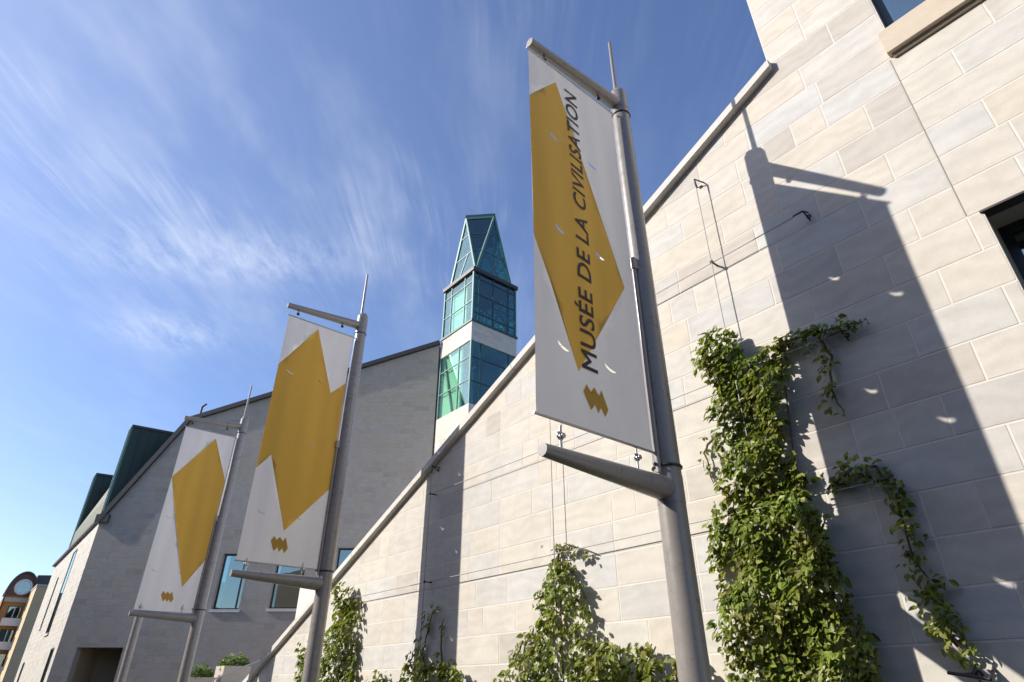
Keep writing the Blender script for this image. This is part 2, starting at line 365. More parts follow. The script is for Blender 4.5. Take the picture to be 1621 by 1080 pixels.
GAP = 0.014
_cache = {}
def block_mesh(w, h):
    key = (round(w, 3), round(h, 3))
    if key in _cache: return _cache[key]
    w2, h2, c = w / 2, h / 2, 0.002
    o = [(-w2, -h2), (w2, -h2), (w2, h2), (-w2, h2)]; i_ = [(-w2 + c, -h2 + c), (w2 - c, -h2 + c), (w2 - c, h2 - c), (-w2 + c, h2 - c)]
    v = [(a, 0, b) for a, b in i_] + [(a, c * 0.7, b) for a, b in o] + [(a, 0.05, b) for a, b in o]
    f = [(0, 1, 2, 3)] + [(4 + k, 4 + (k + 1) % 4, (k + 1) % 4, k) for k in range(4)] + [(8 + k, 8 + (k + 1) % 4, 4 + (k + 1) % 4, 4 + k) for k in range(4)]
    me = bpy.data.meshes.new('stone_block'); me.from_pydata(v, [], f); me.materials.append(M['block']); me.update()
    _cache[key] = me; return me
def clip_poly(poly, f):
    out = []
    for i in range(len(poly)):
        a, b = poly[i], poly[(i + 1) % len(poly)]; fa, fb = f(a), f(b)
        if fa >= 0: out.append(a)
        if fa * fb < 0:
            t = fa / (fa - fb); out.append((a[0] + (b[0] - a[0]) * t, a[1] + (b[1] - a[1]) * t))
    return out
def poly_block(poly):
    cx = sum(p_[0] for p_ in poly) / len(poly); cz = sum(p_[1] for p_ in poly) / len(poly); n = len(poly)
    v = [(a - cx, 0, b - cz) for a, b in poly] + [(a - cx, 0.05, b - cz) for a, b in poly]
    f = [tuple(range(n))] + [(n + k, n + (k + 1) % n, (k + 1) % n, k) for k in range(n)]
    me = bpy.data.meshes.new('stone_block'); me.from_pydata(v, [], f); me.materials.append(M['block']); me.update()
    return me, cx, cz
KNOWN = {0: [-1.80, -1.13], 1: [-1.48], 2: [-1.81, -1.48, -1.14], 3: [-0.83], 4: [-1.80, -1.48, -1.14], 5: [-1.49, -0.83], 6: [-1.17, -0.52], 7: [-0.84],
         8: [-1.83, -1.16, -0.525], 9: [-1.49, -0.86, -0.525, -0.10], 10: [-0.525], 11: [-0.86, -0.525, -0.10], 12: [-1.85, -1.20, -0.525], 13: [-0.86, -0.525, -0.11], 14: [-1.53, -1.20, -0.525, 0.22],
         17: [-0.88]}
rw = random.Random(21)
def joints(k, x0, x1):
    """vertical joints of one course between x0 and x1 (right to left), on the stone module"""
    fixed = sorted([q for q in KNOWN.get(k, []) if x0 < q < x1], reverse=True)
    xs = [x1]; x = x1
    targets = fixed + [x0]
    for t in targets:
        while x - t > 1.02:
            L = MOD * rw.choice([1, 2, 2, 2, 3, 3, 3, 2.5])
            if x - L - t < 0.25: break
            x -= L; xs.append(x)
        x = t; xs.append(x)
    return sorted(set(round(q, 4) for q in xs))
cand = []      # (score, kind, data)
def want(x0, x1, z0, z1, k, near):
    c = (0.5 * (x0 + x1), 0.5 * (z0 + z1))
    cand.append((near, x0, x1, z0, z1))
for k in range(-5, 31):
    z0 = Z0 + k * PITCH; z1 = z0 + PITCH; zm = 0.5 * (z0 + z1)
    left = -19.0 if zm < zc(-19.0) else (-1.56 - (7.655 - z0) / 0.4456)
    left = max(left, -19.0)
    if z0 > zc(XE): left = XE
    segs = [(left, 8.0)]
    for (a, b, c, d_) in OPEN + [SILL]:
        if zm > c and zm < d_:
            segs = [s for q in segs for s in ((q[0], min(q[1], a)), (max(q[0], b), q[1])) if s[1] - s[0] > 0.03]
    for (a, b) in segs:
        js = joints(k, a, b)
        for q in range(len(js) - 1): cand.append((js[q], js[q + 1], z0, z1))
# pieces the photograph shows become stones of their own, the rest one mass
def in_view(x, z):
    px = cam.matrix_basis.inverted() @ Vector((x, WY, z))
    if px.z >= -0.1: return False
    u = -px.x / px.z * 21.3 / 18.0; v = -px.y / px.z * 21.3 / 18.0 * 1024 / 682
    return abs(u) < 1.03 and abs(v) < 1.03
cam.rotation_euler = cam.rotation_euler
bpy.context.view_layer.update()
shown, rest = [], []
for (x0, x1, z0, z1) in cand:
    poly = [(x0 + GAP / 2, z0 + GAP / 2), (x1 - GAP / 2, z0 + GAP / 2), (x1 - GAP / 2, z1 - GAP / 2), (x0 + GAP / 2, z1 - GAP / 2)]
    if x1 <= XE + 0.001 or x0 < XE:
        q = poly if x0 >= XE else clip_poly(poly, lambda p_: (zc(p_[0]) + 0.03 - p_[1]) if p_[0] < XE + 0.02 else 1.0)
    else: q = poly
    if len(q) < 3: continue
    vis = any(in_view(a, b) for a, b in q)
    ar = sum(q[i][0] * q[(i + 1) % len(q)][1] - q[(i + 1) % len(q)][0] * q[i][1] for i in range(len(q))) / 2
    if ar < 0.004: continue
    dist = math.hypot(0.5 * (x0 + x1), WY)
    (shown if vis else rest).append((abs(ar) / dist ** 2, q, len(q) == 4 and q == poly, x1 - x0 - GAP))
shown.sort(key=lambda t: -t[0]); rest += shown[298:]; shown = shown[:298]
for (_, q, full, w) in shown:
    dy = rw.uniform(-0.0006, 0.0006)
    if full:
        cx = sum(a for a, b in q) / 4; cz = sum(b for a, b in q) / 4
        link('stone_block', block_mesh(w, PITCH - GAP), None, wall, (cx, WY + dy, cz))
    else:
        me, cx, cz = poly_block(q); link('stone_block', me, None, wall, (cx, WY + dy, cz))
rb = MB()
for (_, q, full, w) in rest:
    n = len(q); dy = rw.uniform(-0.0012, 0.0012)
    rb.add([(a, WY + dy, b) for a, b in q] + [(a, WY + 0.05, b) for a, b in q], [tuple(range(n))] + [(n + i, n + (i + 1) % n, (i + 1) % n, i) for i in range(n)])
tag(rb.build('stone_blocks', M['block_far'], wall), kind='stuff')
# sealant joint between the two windows
MB().box(-0.5285, -0.5215, WY - 0.002, WY + 0.004, 4.84, 6.78).build('sealant_joint', M['reveal'], museum, mloc(0, 0, 0))

# coping stones along the slope
ang = math.atan(0.4456); ux, uz = math.cos(ang), math.sin(ang)
cx0 = XE - 0.004; i = 0; L0 = 0.0
while True:
    Lc = 2.46
    a = (cx0 - L0 * ux, zc(cx0) - L0 * uz); b = (cx0 - (L0 + Lc - 0.008) * ux, zc(cx0) - (L0 + Lc - 0.008) * uz)
    if a[1] < 0.3: break
    nx, nz = -uz, ux       # normal of the slope
    mbc = MB()
    def P4(pt, h): return (pt[0] + nx * h, pt[1] + nz * h)
    prof = [(WY - 0.085, 0.006), (WY - 0.079, 0.0), (WY + 0.62, -0.004), (WY + 0.62, 0.165), (WY - 0.078, 0.110), (WY - 0.085, 0.103)]
    def pt3(pt, pr):
        q = P4(pt, pr[1]); return (q[0], pr[0], q[1])
    if i == 0:   # the upper end is cut plumb where it meets the tall block
        va = [(XE + 0.035, pr[0], zc(XE + 0.035) + pr[1] / ux) for pr in prof]
    else: va = [pt3(a, pr) for pr in prof]
    vb = [pt3(b, pr) for pr in prof]; n = len(prof)
    mbc.add(va + vb, [tuple(range(n)), tuple(range(2 * n - 1, n - 1, -1))] + [(k, (k + 1) % n, n + (k + 1) % n, n + k) for k in range(n)])
    mbc.build('coping_stone', M['coping'], museum, mloc(0, 0, 0))
    L0 += Lc; i += 1

# windows of the tall block
def museum_window(a, b, c, d_, rec, with_sill, cols):
    w = MB()
    y0, y1 = WY + rec, WY + rec + 0.09; t = 0.07
    w.box(a, a + t, y0, y1, c, d_); w.box(b - t, b, y0, y1, c, d_); w.box(a + t, b - t, y0, y1, c, c + t); w.box(a + t, b - t, y0, y1, d_ - t, d_)
    xs = [a + t + (b - a - 2 * t) * q for q in cols]
    for q in xs[1:-1]: w.box(q - 0.03, q + 0.03, y0 + 0.004, y1 - 0.004, c + t, d_ - t)
    win = w.build('window', M['frame'], museum, mloc(0, 0, 0))
    for q in range(len(xs) - 1):
        MB().box(xs[q] + (0.03 if q else 0), xs[q + 1] - (0.03 if q < len(xs) - 2 else 0), y0 + 0.04, y0 + 0.052, c + t, d_ - t).build('pane', M['glass_win'], win)
    rv = MB()
    e = 0.003
    rv.box(a - 0.02, a + e, WY + 0.004, WY + 1.4, c, d_); rv.box(b - e, b + 0.02, WY + 0.004, WY + 1.4, c, d_); rv.box(a + e, b - e, WY + 0.004, WY + 1.4, d_ - e, d_ + 0.02)
    rv.box(a + e, b - e, WY + 0.004, WY + 1.4, c - 0.02, c + e)
    rv.build('reveal', M['reveal'], win)
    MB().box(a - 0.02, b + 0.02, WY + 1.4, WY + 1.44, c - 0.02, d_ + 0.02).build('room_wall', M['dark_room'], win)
    return win
w1 = museum_window(*OPEN[0], 0.10, True, [0, 0.5, 1])
MB().prism([(WY - 0.085, 6.795), (WY + 0.3, 6.795), (WY + 0.3, 7.108), (WY + 0.06, 7.116), (WY - 0.085, 7.085)], 'x', SILL[0], SILL[1]).build('sill', M['sill'], w1)
MB().box(SILL[0] + 0.03, SILL[1] - 0.03, WY - 0.030, WY + 0.02, 6.755, 6.7945).build('sill_moulding', M['sill'], w1)
w2 = museum_window(*OPEN[1], 0.34, False, [0, 0.5, 1])
MB().box(OPEN[1][0] - 0.02, OPEN[1][1] + 0.02, WY - 0.018, WY + 0.10, 4.806, 4.8235).build('lintel_flashing', M['dark_metal'], w2)

# ------------------------------------------------------------------ wing whose end wall stands askew, turned to the viewer
CX, CYW = -45.39, 4.595                       # outer corner between street wall and end wall
PHI = R(-39.6)                                # turn of the end wall
wing = empty('gabled_wing', (CX, CYW, 0)); tag(wing, 'grey stone wing with steep roof and long end wall behind the banners', 'building')
wl_ = (-CX, -CYW, 0)
def turn(o): o.rotation_euler = (0, 0, PHI); return o
U = Vector((-math.sin(PHI), math.cos(PHI), 0)); NRM = Vector((math.cos(PHI), math.sin(PHI), 0)); C0 = Vector((CX, CYW, 0))
KU, KZ, TU, TZ, EZ = 3.76, 17.22, 20.20, 23.15, 10.70
FAR = -66.3
shell = MB()
WINS = [(8.08, 9.66, 5.66, 8.74, 9.36), (11.34, 13.11, 5.70, 8.74, None), (14.90, 16.5, 5.70, 9.08, None)]
GATE = (1.08, 3.66, 0.0, 3.70)
hx = -0.006
def end_top(y): return EZ + y * (KZ - EZ) / KU if y < KU else KZ + (y - KU) * (TZ - KZ) / (TU - KU)
ys = sorted(set([0.0, KU, TU] + [q for w in WINS for q in w[:2]] + list(GATE[:2])))
for a, b in zip(ys[:-1], ys[1:]):
    m_ = 0.5 * (a + b); holes = sorted([(w[2], w[3]) for w in WINS if w[0] <= m_ <= w[1]] + ([GATE[2:]] if GATE[0] <= m_ <= GATE[1] else []))
    z = 0.0
    for (c, d_) in holes:
        if c > z: shell.prism([(a, z), (b, z), (b, c), (a, c)], 'x', hx - 0.45, hx)
        z = d_
    shell.prism([(a, z), (b, z), (b, end_top(b)), (a, end_top(a))], 'x', hx - 0.45, hx)
end = turn(shell.build('end_wall', M['grey_mortar'], wing))
SLOTS = [(-54.6, -52.7, 4.85, 10.15), (-59.95, -59.25, 5.55, 9.05), (-48.2, -46.75, 0.9, 3.76), (-63.5, -62.3, 0.9, 3.45)]
sw = MB()
xs_ = sorted(set([FAR, CX] + [q for s in SLOTS for q in s[:2]]))
SY = CYW + 0.006
for a, b in zip(xs_[:-1], xs_[1:]):
    m_ = 0.5 * (a + b); z = 0.0
    for s in sorted([s for s in SLOTS if s[0] <= m_ <= s[1]], key=lambda s: s[2]):
        sw.box(a, b, SY, SY + 0.45, z, s[2]); z = s[3]
    sw.box(a, b, SY, SY + 0.45, z, EZ)
sw.box(FAR, FAR + 0.4, SY + 0.45, 22.0, 0, EZ)
street = sw.build('street_wall', M['mortar'], wing, wl_)
# courses of the end wall and the street wall
def course_field(name, mat, parent, plane, u0, u1, z0, top, holes, base, pitch, mod, seed):
    r = random.Random(seed); fb = MB(); z = z0
    while True:
        z1 = z + pitch
        any_ = False; x = u0 - r.random() * mod * 2
        while x < u1:
            L = mod * r.choice([1, 2, 2, 3, 3, 2.5]); a, b = max(x, u0), min(x + L, u1); x += L
            if b - a < 0.05: continue
            q = [(a + 0.006, z + 0.006), (b - 0.006, z + 0.006), (b - 0.006, z1 - 0.006), (a + 0.006, z1 - 0.006)]
            for t in top: q = clip_poly(q, t) if len(q) >= 3 else q
            parts = [q] if len(q) >= 3 else []
            for (h0, h1, c, d_) in holes:
                nxt = []
                for p_ in parts:
                    lo = min(v[1] for v in p_); hi = max(v[1] for v in p_); l_ = min(v[0] for v in p_); r_ = max(v[0] for v in p_)
                    if hi <= c or lo >= d_ or r_ <= h0 or l_ >= h1: nxt.append(p_); continue
                    for f in (lambda v: h0 - v[0], lambda v: v[0] - h1):
                        k = clip_poly(p_, f)
                        if len(k) >= 3: nxt.append(k)
                    mid = clip_poly(p_, lambda v: v[0] - h0)
                    mid = clip_poly(mid, lambda v: h1 - v[0]) if len(mid) >= 3 else []
                    for f in (lambda v: c - v[1], lambda v: v[1] - d_):
                        k = clip_poly(mid, f) if len(mid) >= 3 else []
                        if len(k) >= 3: nxt.append(k)
                parts = nxt
            for p_ in parts:
                any_ = True; n = len(p_); e = r.uniform(0, 0.0012); dep = 0.04
                if plane == 'x': v = [(base + e, a_, b_) for a_, b_ in p_] + [(base - dep, a_, b_) for a_, b_ in p_]
                else: v = [(a_, base - e, b_) for a_, b_ in p_] + [(a_, base + dep, b_) for a_, b_ in p_]
                fb.add(v, [tuple(range(n))] + [(n + k, n + (k + 1) % n, (k + 1) % n, k) for k in range(n)])
        z = z1
        if z > 24 or not any_ and z > 11: break
    o = fb.build(name, mat, parent); tag(o, kind='stuff'); return o
course_field('stone_blocks', M['grey_block'], end, 'x', 0.0, TU, 0, [lambda v: end_top(v[0]) - 0.02 - v[1]], [(w[0], w[1], w[2] - 0.16, w[3]) for w in WINS] + [GATE], -0.0035, PITCH, MOD, 5)
course_field('stone_blocks', M['block_far'], street, 'y', FAR, CX - 0.004, 0, [lambda v: EZ - 0.02 - v[1]], SLOTS, CYW, PITCH, MOD, 6)
# roof: steep lower slope and flatter upper slope, both running along the street
E3 = C0 + Vector((0, 0, EZ)); K3 = C0 + U * KU + Vector((0, 0, KZ)); T3 = C0 + U * TU + Vector((0, 0, TZ))
rf = MB()
def roof_slab(m, a, b, th):
    a2 = Vector((FAR, a.y, a.z)); b2 = Vector((FAR, b.y, b.z)); n_ = (b - a).cross(a2 - a).normalized()
    if n_.z < 0: n_ = -n_
    q = [v - NRM * 0.02 * 0 for v in (a, b, b2, a2)]; up = [v + n_ * th for v in q]
    m.add(q + up, [(0, 1, 2, 3), (7, 6, 5, 4), (0, 4, 5, 1), (1, 5, 6, 2), (2, 6, 7, 3), (3, 7, 4, 0)])
inw = -NRM * 0.2
roof_slab(rf, E3 + inw, K3 + inw, 0.2); roof_slab(rf, K3 + inw, T3 + inw, 0.2)
rf.prism([(4.62, 10.75), (4.62, 12.35), (6.12, 16.95), (7.35, 17.0)], 'x', -59.28, CX - 1.08)
roof = rf.build('roof', M['slate'], wing, wl_)
for a, b in ((E3 - U * 0.12 - Vector((0, 0, 0.2)), K3 + Vector((0, 0, 0.04))), (K3 + Vector((0, 0, 0.04)), T3 + Vector((0, 0, 0.06)))):
    MB().beam(a + NRM * 0.02 + Vector((0, 0, 0.12)), b + NRM * 0.02 + Vector((0, 0, 0.12)), 0.30, 0.30).build('verge_flashing', M['dark_metal'], roof)
MB().box(FAR, CX + 0.02, CYW - 0.2, CYW - 0.01, EZ - 0.02, EZ + 0.14).build('gutter', M['dark_metal'], roof)
turn(MB().box(-0.6, 0.16, -0.25, 0.55, EZ - 0.15, EZ + 0.35).build('eaves_box', M['dark_metal'], roof)).location = (CX, CYW, 0)
vp = MB(); q = K3 + U * 0.3 - NRM * 0.5
vp.tube(q, q + Vector((0, 0, 1.3)), 0.07, 0.07, 10); vp.tube(q + Vector((0, 0, 1.3)), q + U * 0.25 + Vector((0, 0, 1.55)), 0.07, 0.07, 10); vp.tube(q + Vector((0, 0, 0.7)), q + U * 0.7 + Vector((0, 0, 0.7)), 0.06, 0.06, 8)
vp.build('roof_vent', M['dark_metal'], roof)
# upstanding wedge-shaped fins in green copper, each with seams on its cheek
def fin(x1, x0):
    y0 = CYW + 0.14
    o = MB().prism([(y0, EZ + 0.32), (y0, 17.0), (7.42, 17.08)], 'x', x0, x1).build('copper_fin', M['copper'], wing, wl_)
    MB().prism([(y0 - 0.1, 16.98), (y0 - 0.1, 17.14), (7.55, 17.24), (7.55, 17.08)], 'x', x0 - 0.06, x1 + 0.08).build('fin_cap', M['dark_metal'], o)
    for q in (x1 - 0.12, x0 - 0.02): MB().box(q, q + 0.14, y0 - 0.14, y0 - 0.004, EZ + 0.25, 16.98).build('corner_trim', M['green_steel'], o)
    for k in range(4):
        y = y0 + 0.55 * (k + 1); zb = EZ + 0.32 + (y - y0) * (17.08 - EZ - 0.32) / (7.42 - y0)
        MB().box(x1 - 0.002, x1 + 0.04, y - 0.02, y + 0.02, zb + 0.06, 17.0).build('standing_seam', M['copper'], o)
fin(CX - 0.35, CX - 1.05); fin(-59.3, -60.1)
# windows of the end wall
for (a, b, c, d_, mul) in WINS:
    w = MB(); t = 0.085; xo = -0.24
    w.box(xo - 0.08, xo, a, a + t, c, d_); w.box(xo - 0.08, xo, b - t, b, c, d_); w.box(xo - 0.08, xo, a + t, b - t, c, c + t); w.box(xo - 0.08, xo, a + t, b - t, d_ - t, d_)
    cuts = [a + t] + ([mul] if mul else []) + [b - t]
    for q in cuts[1:-1]: w.box(xo - 0.078, xo + 0.004, q - 0.04, q + 0.04, c + t, d_ - t)
    win = turn(w.build('window', M['dark_metal'], wing))
    for q in range(len(cuts) - 1): MB().box(xo - 0.045, xo - 0.033, cuts[q] + (0.04 if q else 0), cuts[q + 1] - (0.04 if q < len(cuts) - 2 else 0), c + t, d_ - t).build('pane', M['glass_win'], win)
    MB().box(-0.3, 0.06, a - 0.08, b + 0.08, c - 0.16, c - 0.004).build('sill', M['coping'], win)
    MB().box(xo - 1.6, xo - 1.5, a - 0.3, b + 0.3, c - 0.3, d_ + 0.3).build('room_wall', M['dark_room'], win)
gp = MB(); g0, g1, gz = GATE[0], GATE[1], GATE[3]
gp.box(-2.2, -2.1, g0 - 0.05, g1 + 0.1, 0, gz + 0.05); gp.box(-2.1, -0.46, g0 - 0.05, g0 - 0.001, 0, gz + 0.05); gp.box(-2.1, -0.46, g1 + 0.001, g1 + 0.05, 0, gz + 0.05); gp.box(-2.1, -0.46, g0 - 0.05, g1 + 0.05, gz + 0.002, gz + 0.05)
turn(gp.build('recessed_porch', M['porch'], wing))
for s in SLOTS:
    w = MB(); yo = SY - 0.035; t = 0.07
    w.box(s[0], s[0] + t, yo, yo + 0.08, s[2], s[3]); w.box(s[1] - t, s[1], yo, yo + 0.08, s[2], s[3]); w.box(s[0] + t, s[1] - t, yo, yo + 0.08, s[2], s[2] + t); w.box(s[0] + t, s[1] - t, yo, yo + 0.08, s[3] - t, s[3])
    win = w.build('window', M['green_dark'], wing, wl_)
    MB().box(s[0] + t, s[1] - t, yo + 0.03, yo + 0.042, s[2] + t, s[3] - t).build('pane', M['glass_tower'], win)
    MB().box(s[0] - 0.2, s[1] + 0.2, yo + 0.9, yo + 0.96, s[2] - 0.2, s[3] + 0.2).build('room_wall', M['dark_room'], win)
    MB().box(s[0] - 0.05, s[1] + 0.05, SY - 0.09, SY + 0.16, s[2] - 0.12, s[2] - 0.003).build('sill', M['coping'], win)

# ------------------------------------------------------------------ glass tower
tower = empty('glass_tower', (-30.68, 22.2, 0)); tag(tower, 'green steel and glass lantern tower with stone band rising behind the coping', 'tower')
TO = Vector(tower.location); tl_ = (-TO.x, -TO.y, -TO.z)
TX0, TX1, TY0, TY1 = -32.50, -28.76, 20.25, 24.20
def stone_band(z0, z1, seed):
    b = MB().box(TX0 + 0.01, TX1 - 0.01, TY0 + 0.01, TY1 - 0.01, z0, z1).build('stone_band', M['mortar'], tower, tl_)
    r = random.Random(seed); fb = MB(); z = z0; n = max(1, round((z1 - z0) / PITCH)); h = (z1 - z0) / n
    for k in range(n):
        for (face) in range(4):
            u0, u1 = ((TX0, TX1) if face in (0, 2) else (TY0, TY1)); u = u0
            while u < u1 - 0.02:
                L = min(MOD * r.choice([1, 2, 2, 3, 3]), u1 - u); L = L if u1 - u - L > 0.2 else u1 - u
                a, c = u + 0.004, u + L - 0.004; u += L; za, zb = z0 + k * h + 0.004, z0 + (k + 1) * h - 0.004
                if face == 0: q = [(a, TY0, za), (c, TY0, za), (c, TY0, zb), (a, TY0, zb)]; dd = (0, 0.03, 0)
                elif face == 1: q = [(TX1, a, za), (TX1, c, za), (TX1, c, zb), (TX1, a, zb)]; dd = (-0.03, 0, 0)
                elif face == 2: q = [(a, TY1, za), (c, TY1, za), (c, TY1, zb), (a, TY1, zb)]; dd = (0, -0.03, 0)
                else: q = [(TX0, a, za), (TX0, c, za), (TX0, c, zb), (TX0, a, zb)]; dd = (0.03, 0, 0)
                fb.add(q + [tuple(i_ + j_ for i_, j_ in zip(v, dd)) for v in q], [(0, 1, 2, 3)] + [(4 + i_, 4 + (i_ + 1) % 4, (i_ + 1) % 4, i_) for i_ in range(4)])
    tag(fb.build('stone_blocks', M['block_far'], b), kind='stuff')
MB().box(-32.64, -32.52, 20.14, 20.36, 0, 23.0).build('dark_upright', M['dark_metal'], tower, tl_)  # dark strip added to fill the gap between wing and tower
stone_band(0.0, 17.35, 3); stone_band(22.0, 23.45, 4)
def ledge(name, z0, z1, out, mat):
    return MB().box(TX0 - out, TX1 + out, TY0 - out, TY1 + out, z0, z1).build(name, mat, tower, tl_)
ledge('ledge', 23.452, 23.62, 0.07, M['green_dark']); ledge('cornice', 27.72, 28.02, 0.10, M['dark_metal'])
def glazed(z0, z1, colsL, colsR, rowsL, rowsR, matL, matR):
    for (cx, cy) in ((TX0, TY0), (TX1, TY0), (TX1, TY1), (TX0, TY1)):
        sx = 1 if cx == TX0 else -1; sy = 1 if cy == TY0 else -1
        b = MB().box(min(cx, cx + sx * 0.13), max(cx, cx + sx * 0.13), min(cy, cy + sy * 0.13), max(cy, cy + sy * 0.13), z0, z1)
        b.build('corner_post', M['green_steel'], tower, tl_)
    for face in range(4):
        front = face in (0, 2)
        cols = colsL if front else colsR; rows = rowsL if front else rowsR; mat = matL if face in (0,) else matR  # sunlit front takes the pale panes, other faces the darkened tint
        a, b = (TX0 + 0.131, TX1 - 0.131) if front else (TY0 + 0.131, TY1 - 0.131)
        pos = {0: TY0 + 0.03, 2: TY1 - 0.11, 1: TX1 - 0.11, 3: TX0 + 0.03}[face]
        us = [a + (b - a) * q for q in cols]; zs = [z0 + (z1 - z0) * q for q in rows]
        def bx(u0, u1, p0, p1, c, d_):
            return MB().box(u0, u1, p0, p1, c, d_) if front else MB().box(p0, p1, u0, u1, c, d_)
        fm = M['green_steel'] if face == 0 else M['green_dark']  # steel paler on the sunlit front: sun and shade put into the paint
        for q in us[1:-1]: bx(q - 0.04, q + 0.04, pos, pos + 0.08, z0, z1).build('mullion', fm, tower, tl_)
        for q in zs[1:-1]: bx(a, b, pos + 0.004, pos + 0.076, q - 0.035, q + 0.035).build('transom', fm, tower, tl_)
        for i_ in range(len(us) - 1):
            for j_ in range(len(zs) - 1):
                bx(us[i_] + (0.04 if i_ else 0), us[i_ + 1] - (0.04 if i_ < len(us) - 2 else 0), pos + 0.035, pos + 0.047, zs[j_] + (0.035 if j_ else 0), zs[j_ + 1] - (0.035 if j_ < len(zs) - 2 else 0)).build('pane', mat, tower, tl_)
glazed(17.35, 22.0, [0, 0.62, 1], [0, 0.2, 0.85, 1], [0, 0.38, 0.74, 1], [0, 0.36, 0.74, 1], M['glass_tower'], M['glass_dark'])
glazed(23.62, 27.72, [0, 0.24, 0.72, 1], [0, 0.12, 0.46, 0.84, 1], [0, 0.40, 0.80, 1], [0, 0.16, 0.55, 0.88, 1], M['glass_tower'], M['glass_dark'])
# inner screens, braces and a lift shaft seen through the panes
MB().box(-31.65, -29.85, 20.50, 20.56, 23.62, 26.9).build('inner_screen', M['interior'], tower, tl_)
MB().box(-32.3, -30.0, 20.50, 20.56, 17.35, 22.0).build('inner_screen', M['interior'], tower, tl_)
def brace(*pts, w=0.12, mat='green_dark'):
    for a, b in zip(pts[:-1], pts[1:]): MB().beam(a, b, w, w).build('brace', M[mat], tower, tl_)
xi = TX1 - 0.5
brace((xi, 20.6, 23.7), (xi, 22.2, 27.6), (xi, 23.9, 23.7)); brace((xi, 20.6, 27.5), (xi, 23.9, 24.4)); brace((xi, 20.5, 25.6), (xi, 24.0, 25.6))
xi = TX0 + 0.6
brace((xi, 20.6, 24.0), (xi, 23.9, 27.5)); brace((xi, 20.6, 27.5), (xi, 23.9, 24.0)); brace((TX0 + 0.4, 23.7, 24), (TX1 - 0.4, 23.7, 27.4)); brace((TX0 + 0.4, 23.7, 27.4), (TX1 - 0.4, 23.7, 24.0))
brace((-32.1, 20.42, 21.8), (-30.9, 20.42, 17.5), w=0.10); brace((-32.3, 20.9, 20.2), (-29.0, 20.9, 20.2), w=0.08)
MB().box(-31.2, -29.9, 22.3, 23.6, 17.35, 22.0).build('lift_shaft', M['green_steel'], tower, tl_)
MB().box(TX0 + 0.15, TX1 - 0.15, TY0 + 0.15, TY1 - 0.15, 23.46, 23.6).build('floor_slab', M['concrete'], tower, tl_)
# tapering lantern: square foot, top square turned by 45 degrees
cx, cy = -30.63, 22.225
hb = 1.62; zb_, zt = 28.02, 34.0; rt = 1.55
B = [Vector((cx + sx * hb, cy + sy * hb, zb_)) for sx, sy in ((-1, -1), (1, -1), (1, 1), (-1, 1))]
Tp = [Vector((cx + dx * rt, cy + dy * rt, zt)) for dx, dy in ((0, -1), (1, 0), (0, 1), (-1, 0))]   # Tp[i] sits over side i (B[i],B[i+1])
for i in range(4):
    j = (i + 1) % 4
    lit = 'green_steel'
    for (a, b) in ((B[i], Tp[i]), (B[j], Tp[i]), (B[i], B[j]), (Tp[i], Tp[j])): MB().beam(a, b, 0.17, 0.17).build('lantern_rib', M[lit], tower, tl_)
    cen = Vector((cx, cy, 0.5 * (zb_ + zt)))
    def tri_pane(a, b, c, mat):
        g = (a + b + c) / 3; nn = (b - a).cross(c - a).normalized()
        q = [g + (p_ - g) * 0.95 for p_ in (a, b, c)]; o_ = [p_ + nn * 0.012 for p_ in q]
        MB().add(q + o_, [(0, 1, 2), (5, 4, 3), (0, 3, 4, 1), (1, 4, 5, 2), (2, 5, 3, 0)]).build('pane', mat, tower, tl_)
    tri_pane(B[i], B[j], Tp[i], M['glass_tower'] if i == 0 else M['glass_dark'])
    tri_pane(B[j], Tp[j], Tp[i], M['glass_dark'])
    for t in (0.36, 0.68):
        a = B[i].lerp(Tp[i], t); b = B[j].lerp(Tp[i], t); MB().beam(a, b, 0.08, 0.08).build('transom', M[lit], tower, tl_)
        a = B[j].lerp(Tp[i], t); b = B[j].lerp(Tp[j], t); MB().beam(a, b, 0.08, 0.08).build('transom', M['green_dark'], tower, tl_)
    MB().beam(B[i].lerp(B[j], 0.3), B[i].lerp(Tp[i], 0.36).lerp(B[j].lerp(Tp[i], 0.36), 0.75), 0.09, 0.09).build('brace', M[lit], tower, tl_)
    MB().beam(B[i].lerp(B[(i + 2) % 4], 0.12), Tp[(i + 1) % 4].lerp(Tp[(i + 3) % 4], 0.2), 0.12, 0.12).build('brace', M['green_dark'], tower, tl_)
MB().add([v + Vector((0, 0, 0.06)) + (v - Vector((cx, cy, zt))) * 0.07 for v in Tp] + [v + Vector((0, 0, 0.34)) + (v - Vector((cx, cy, zt))) * 0.07 for v in Tp] + [Vector((cx, cy, zt + 0.7))],
         [(3, 2, 1, 0), (0, 1, 5, 4), (1, 2, 6, 5), (2, 3, 7, 6), (3, 0, 4, 7), (4, 5, 8), (5, 6, 8), (6, 7, 8), (7, 4, 8)]).build('cap_roof', M['green_dark'], tower, tl_)
MB().add([v + Vector((0, 0, -1.4)) for v in [Vector((cx, cy, zt)) + (t - Vector((cx, cy, zt))) * 0.8 for t in Tp]], [(0, 1, 2, 3)]).build('louvre_deck', M['dark_metal'], tower, tl_)

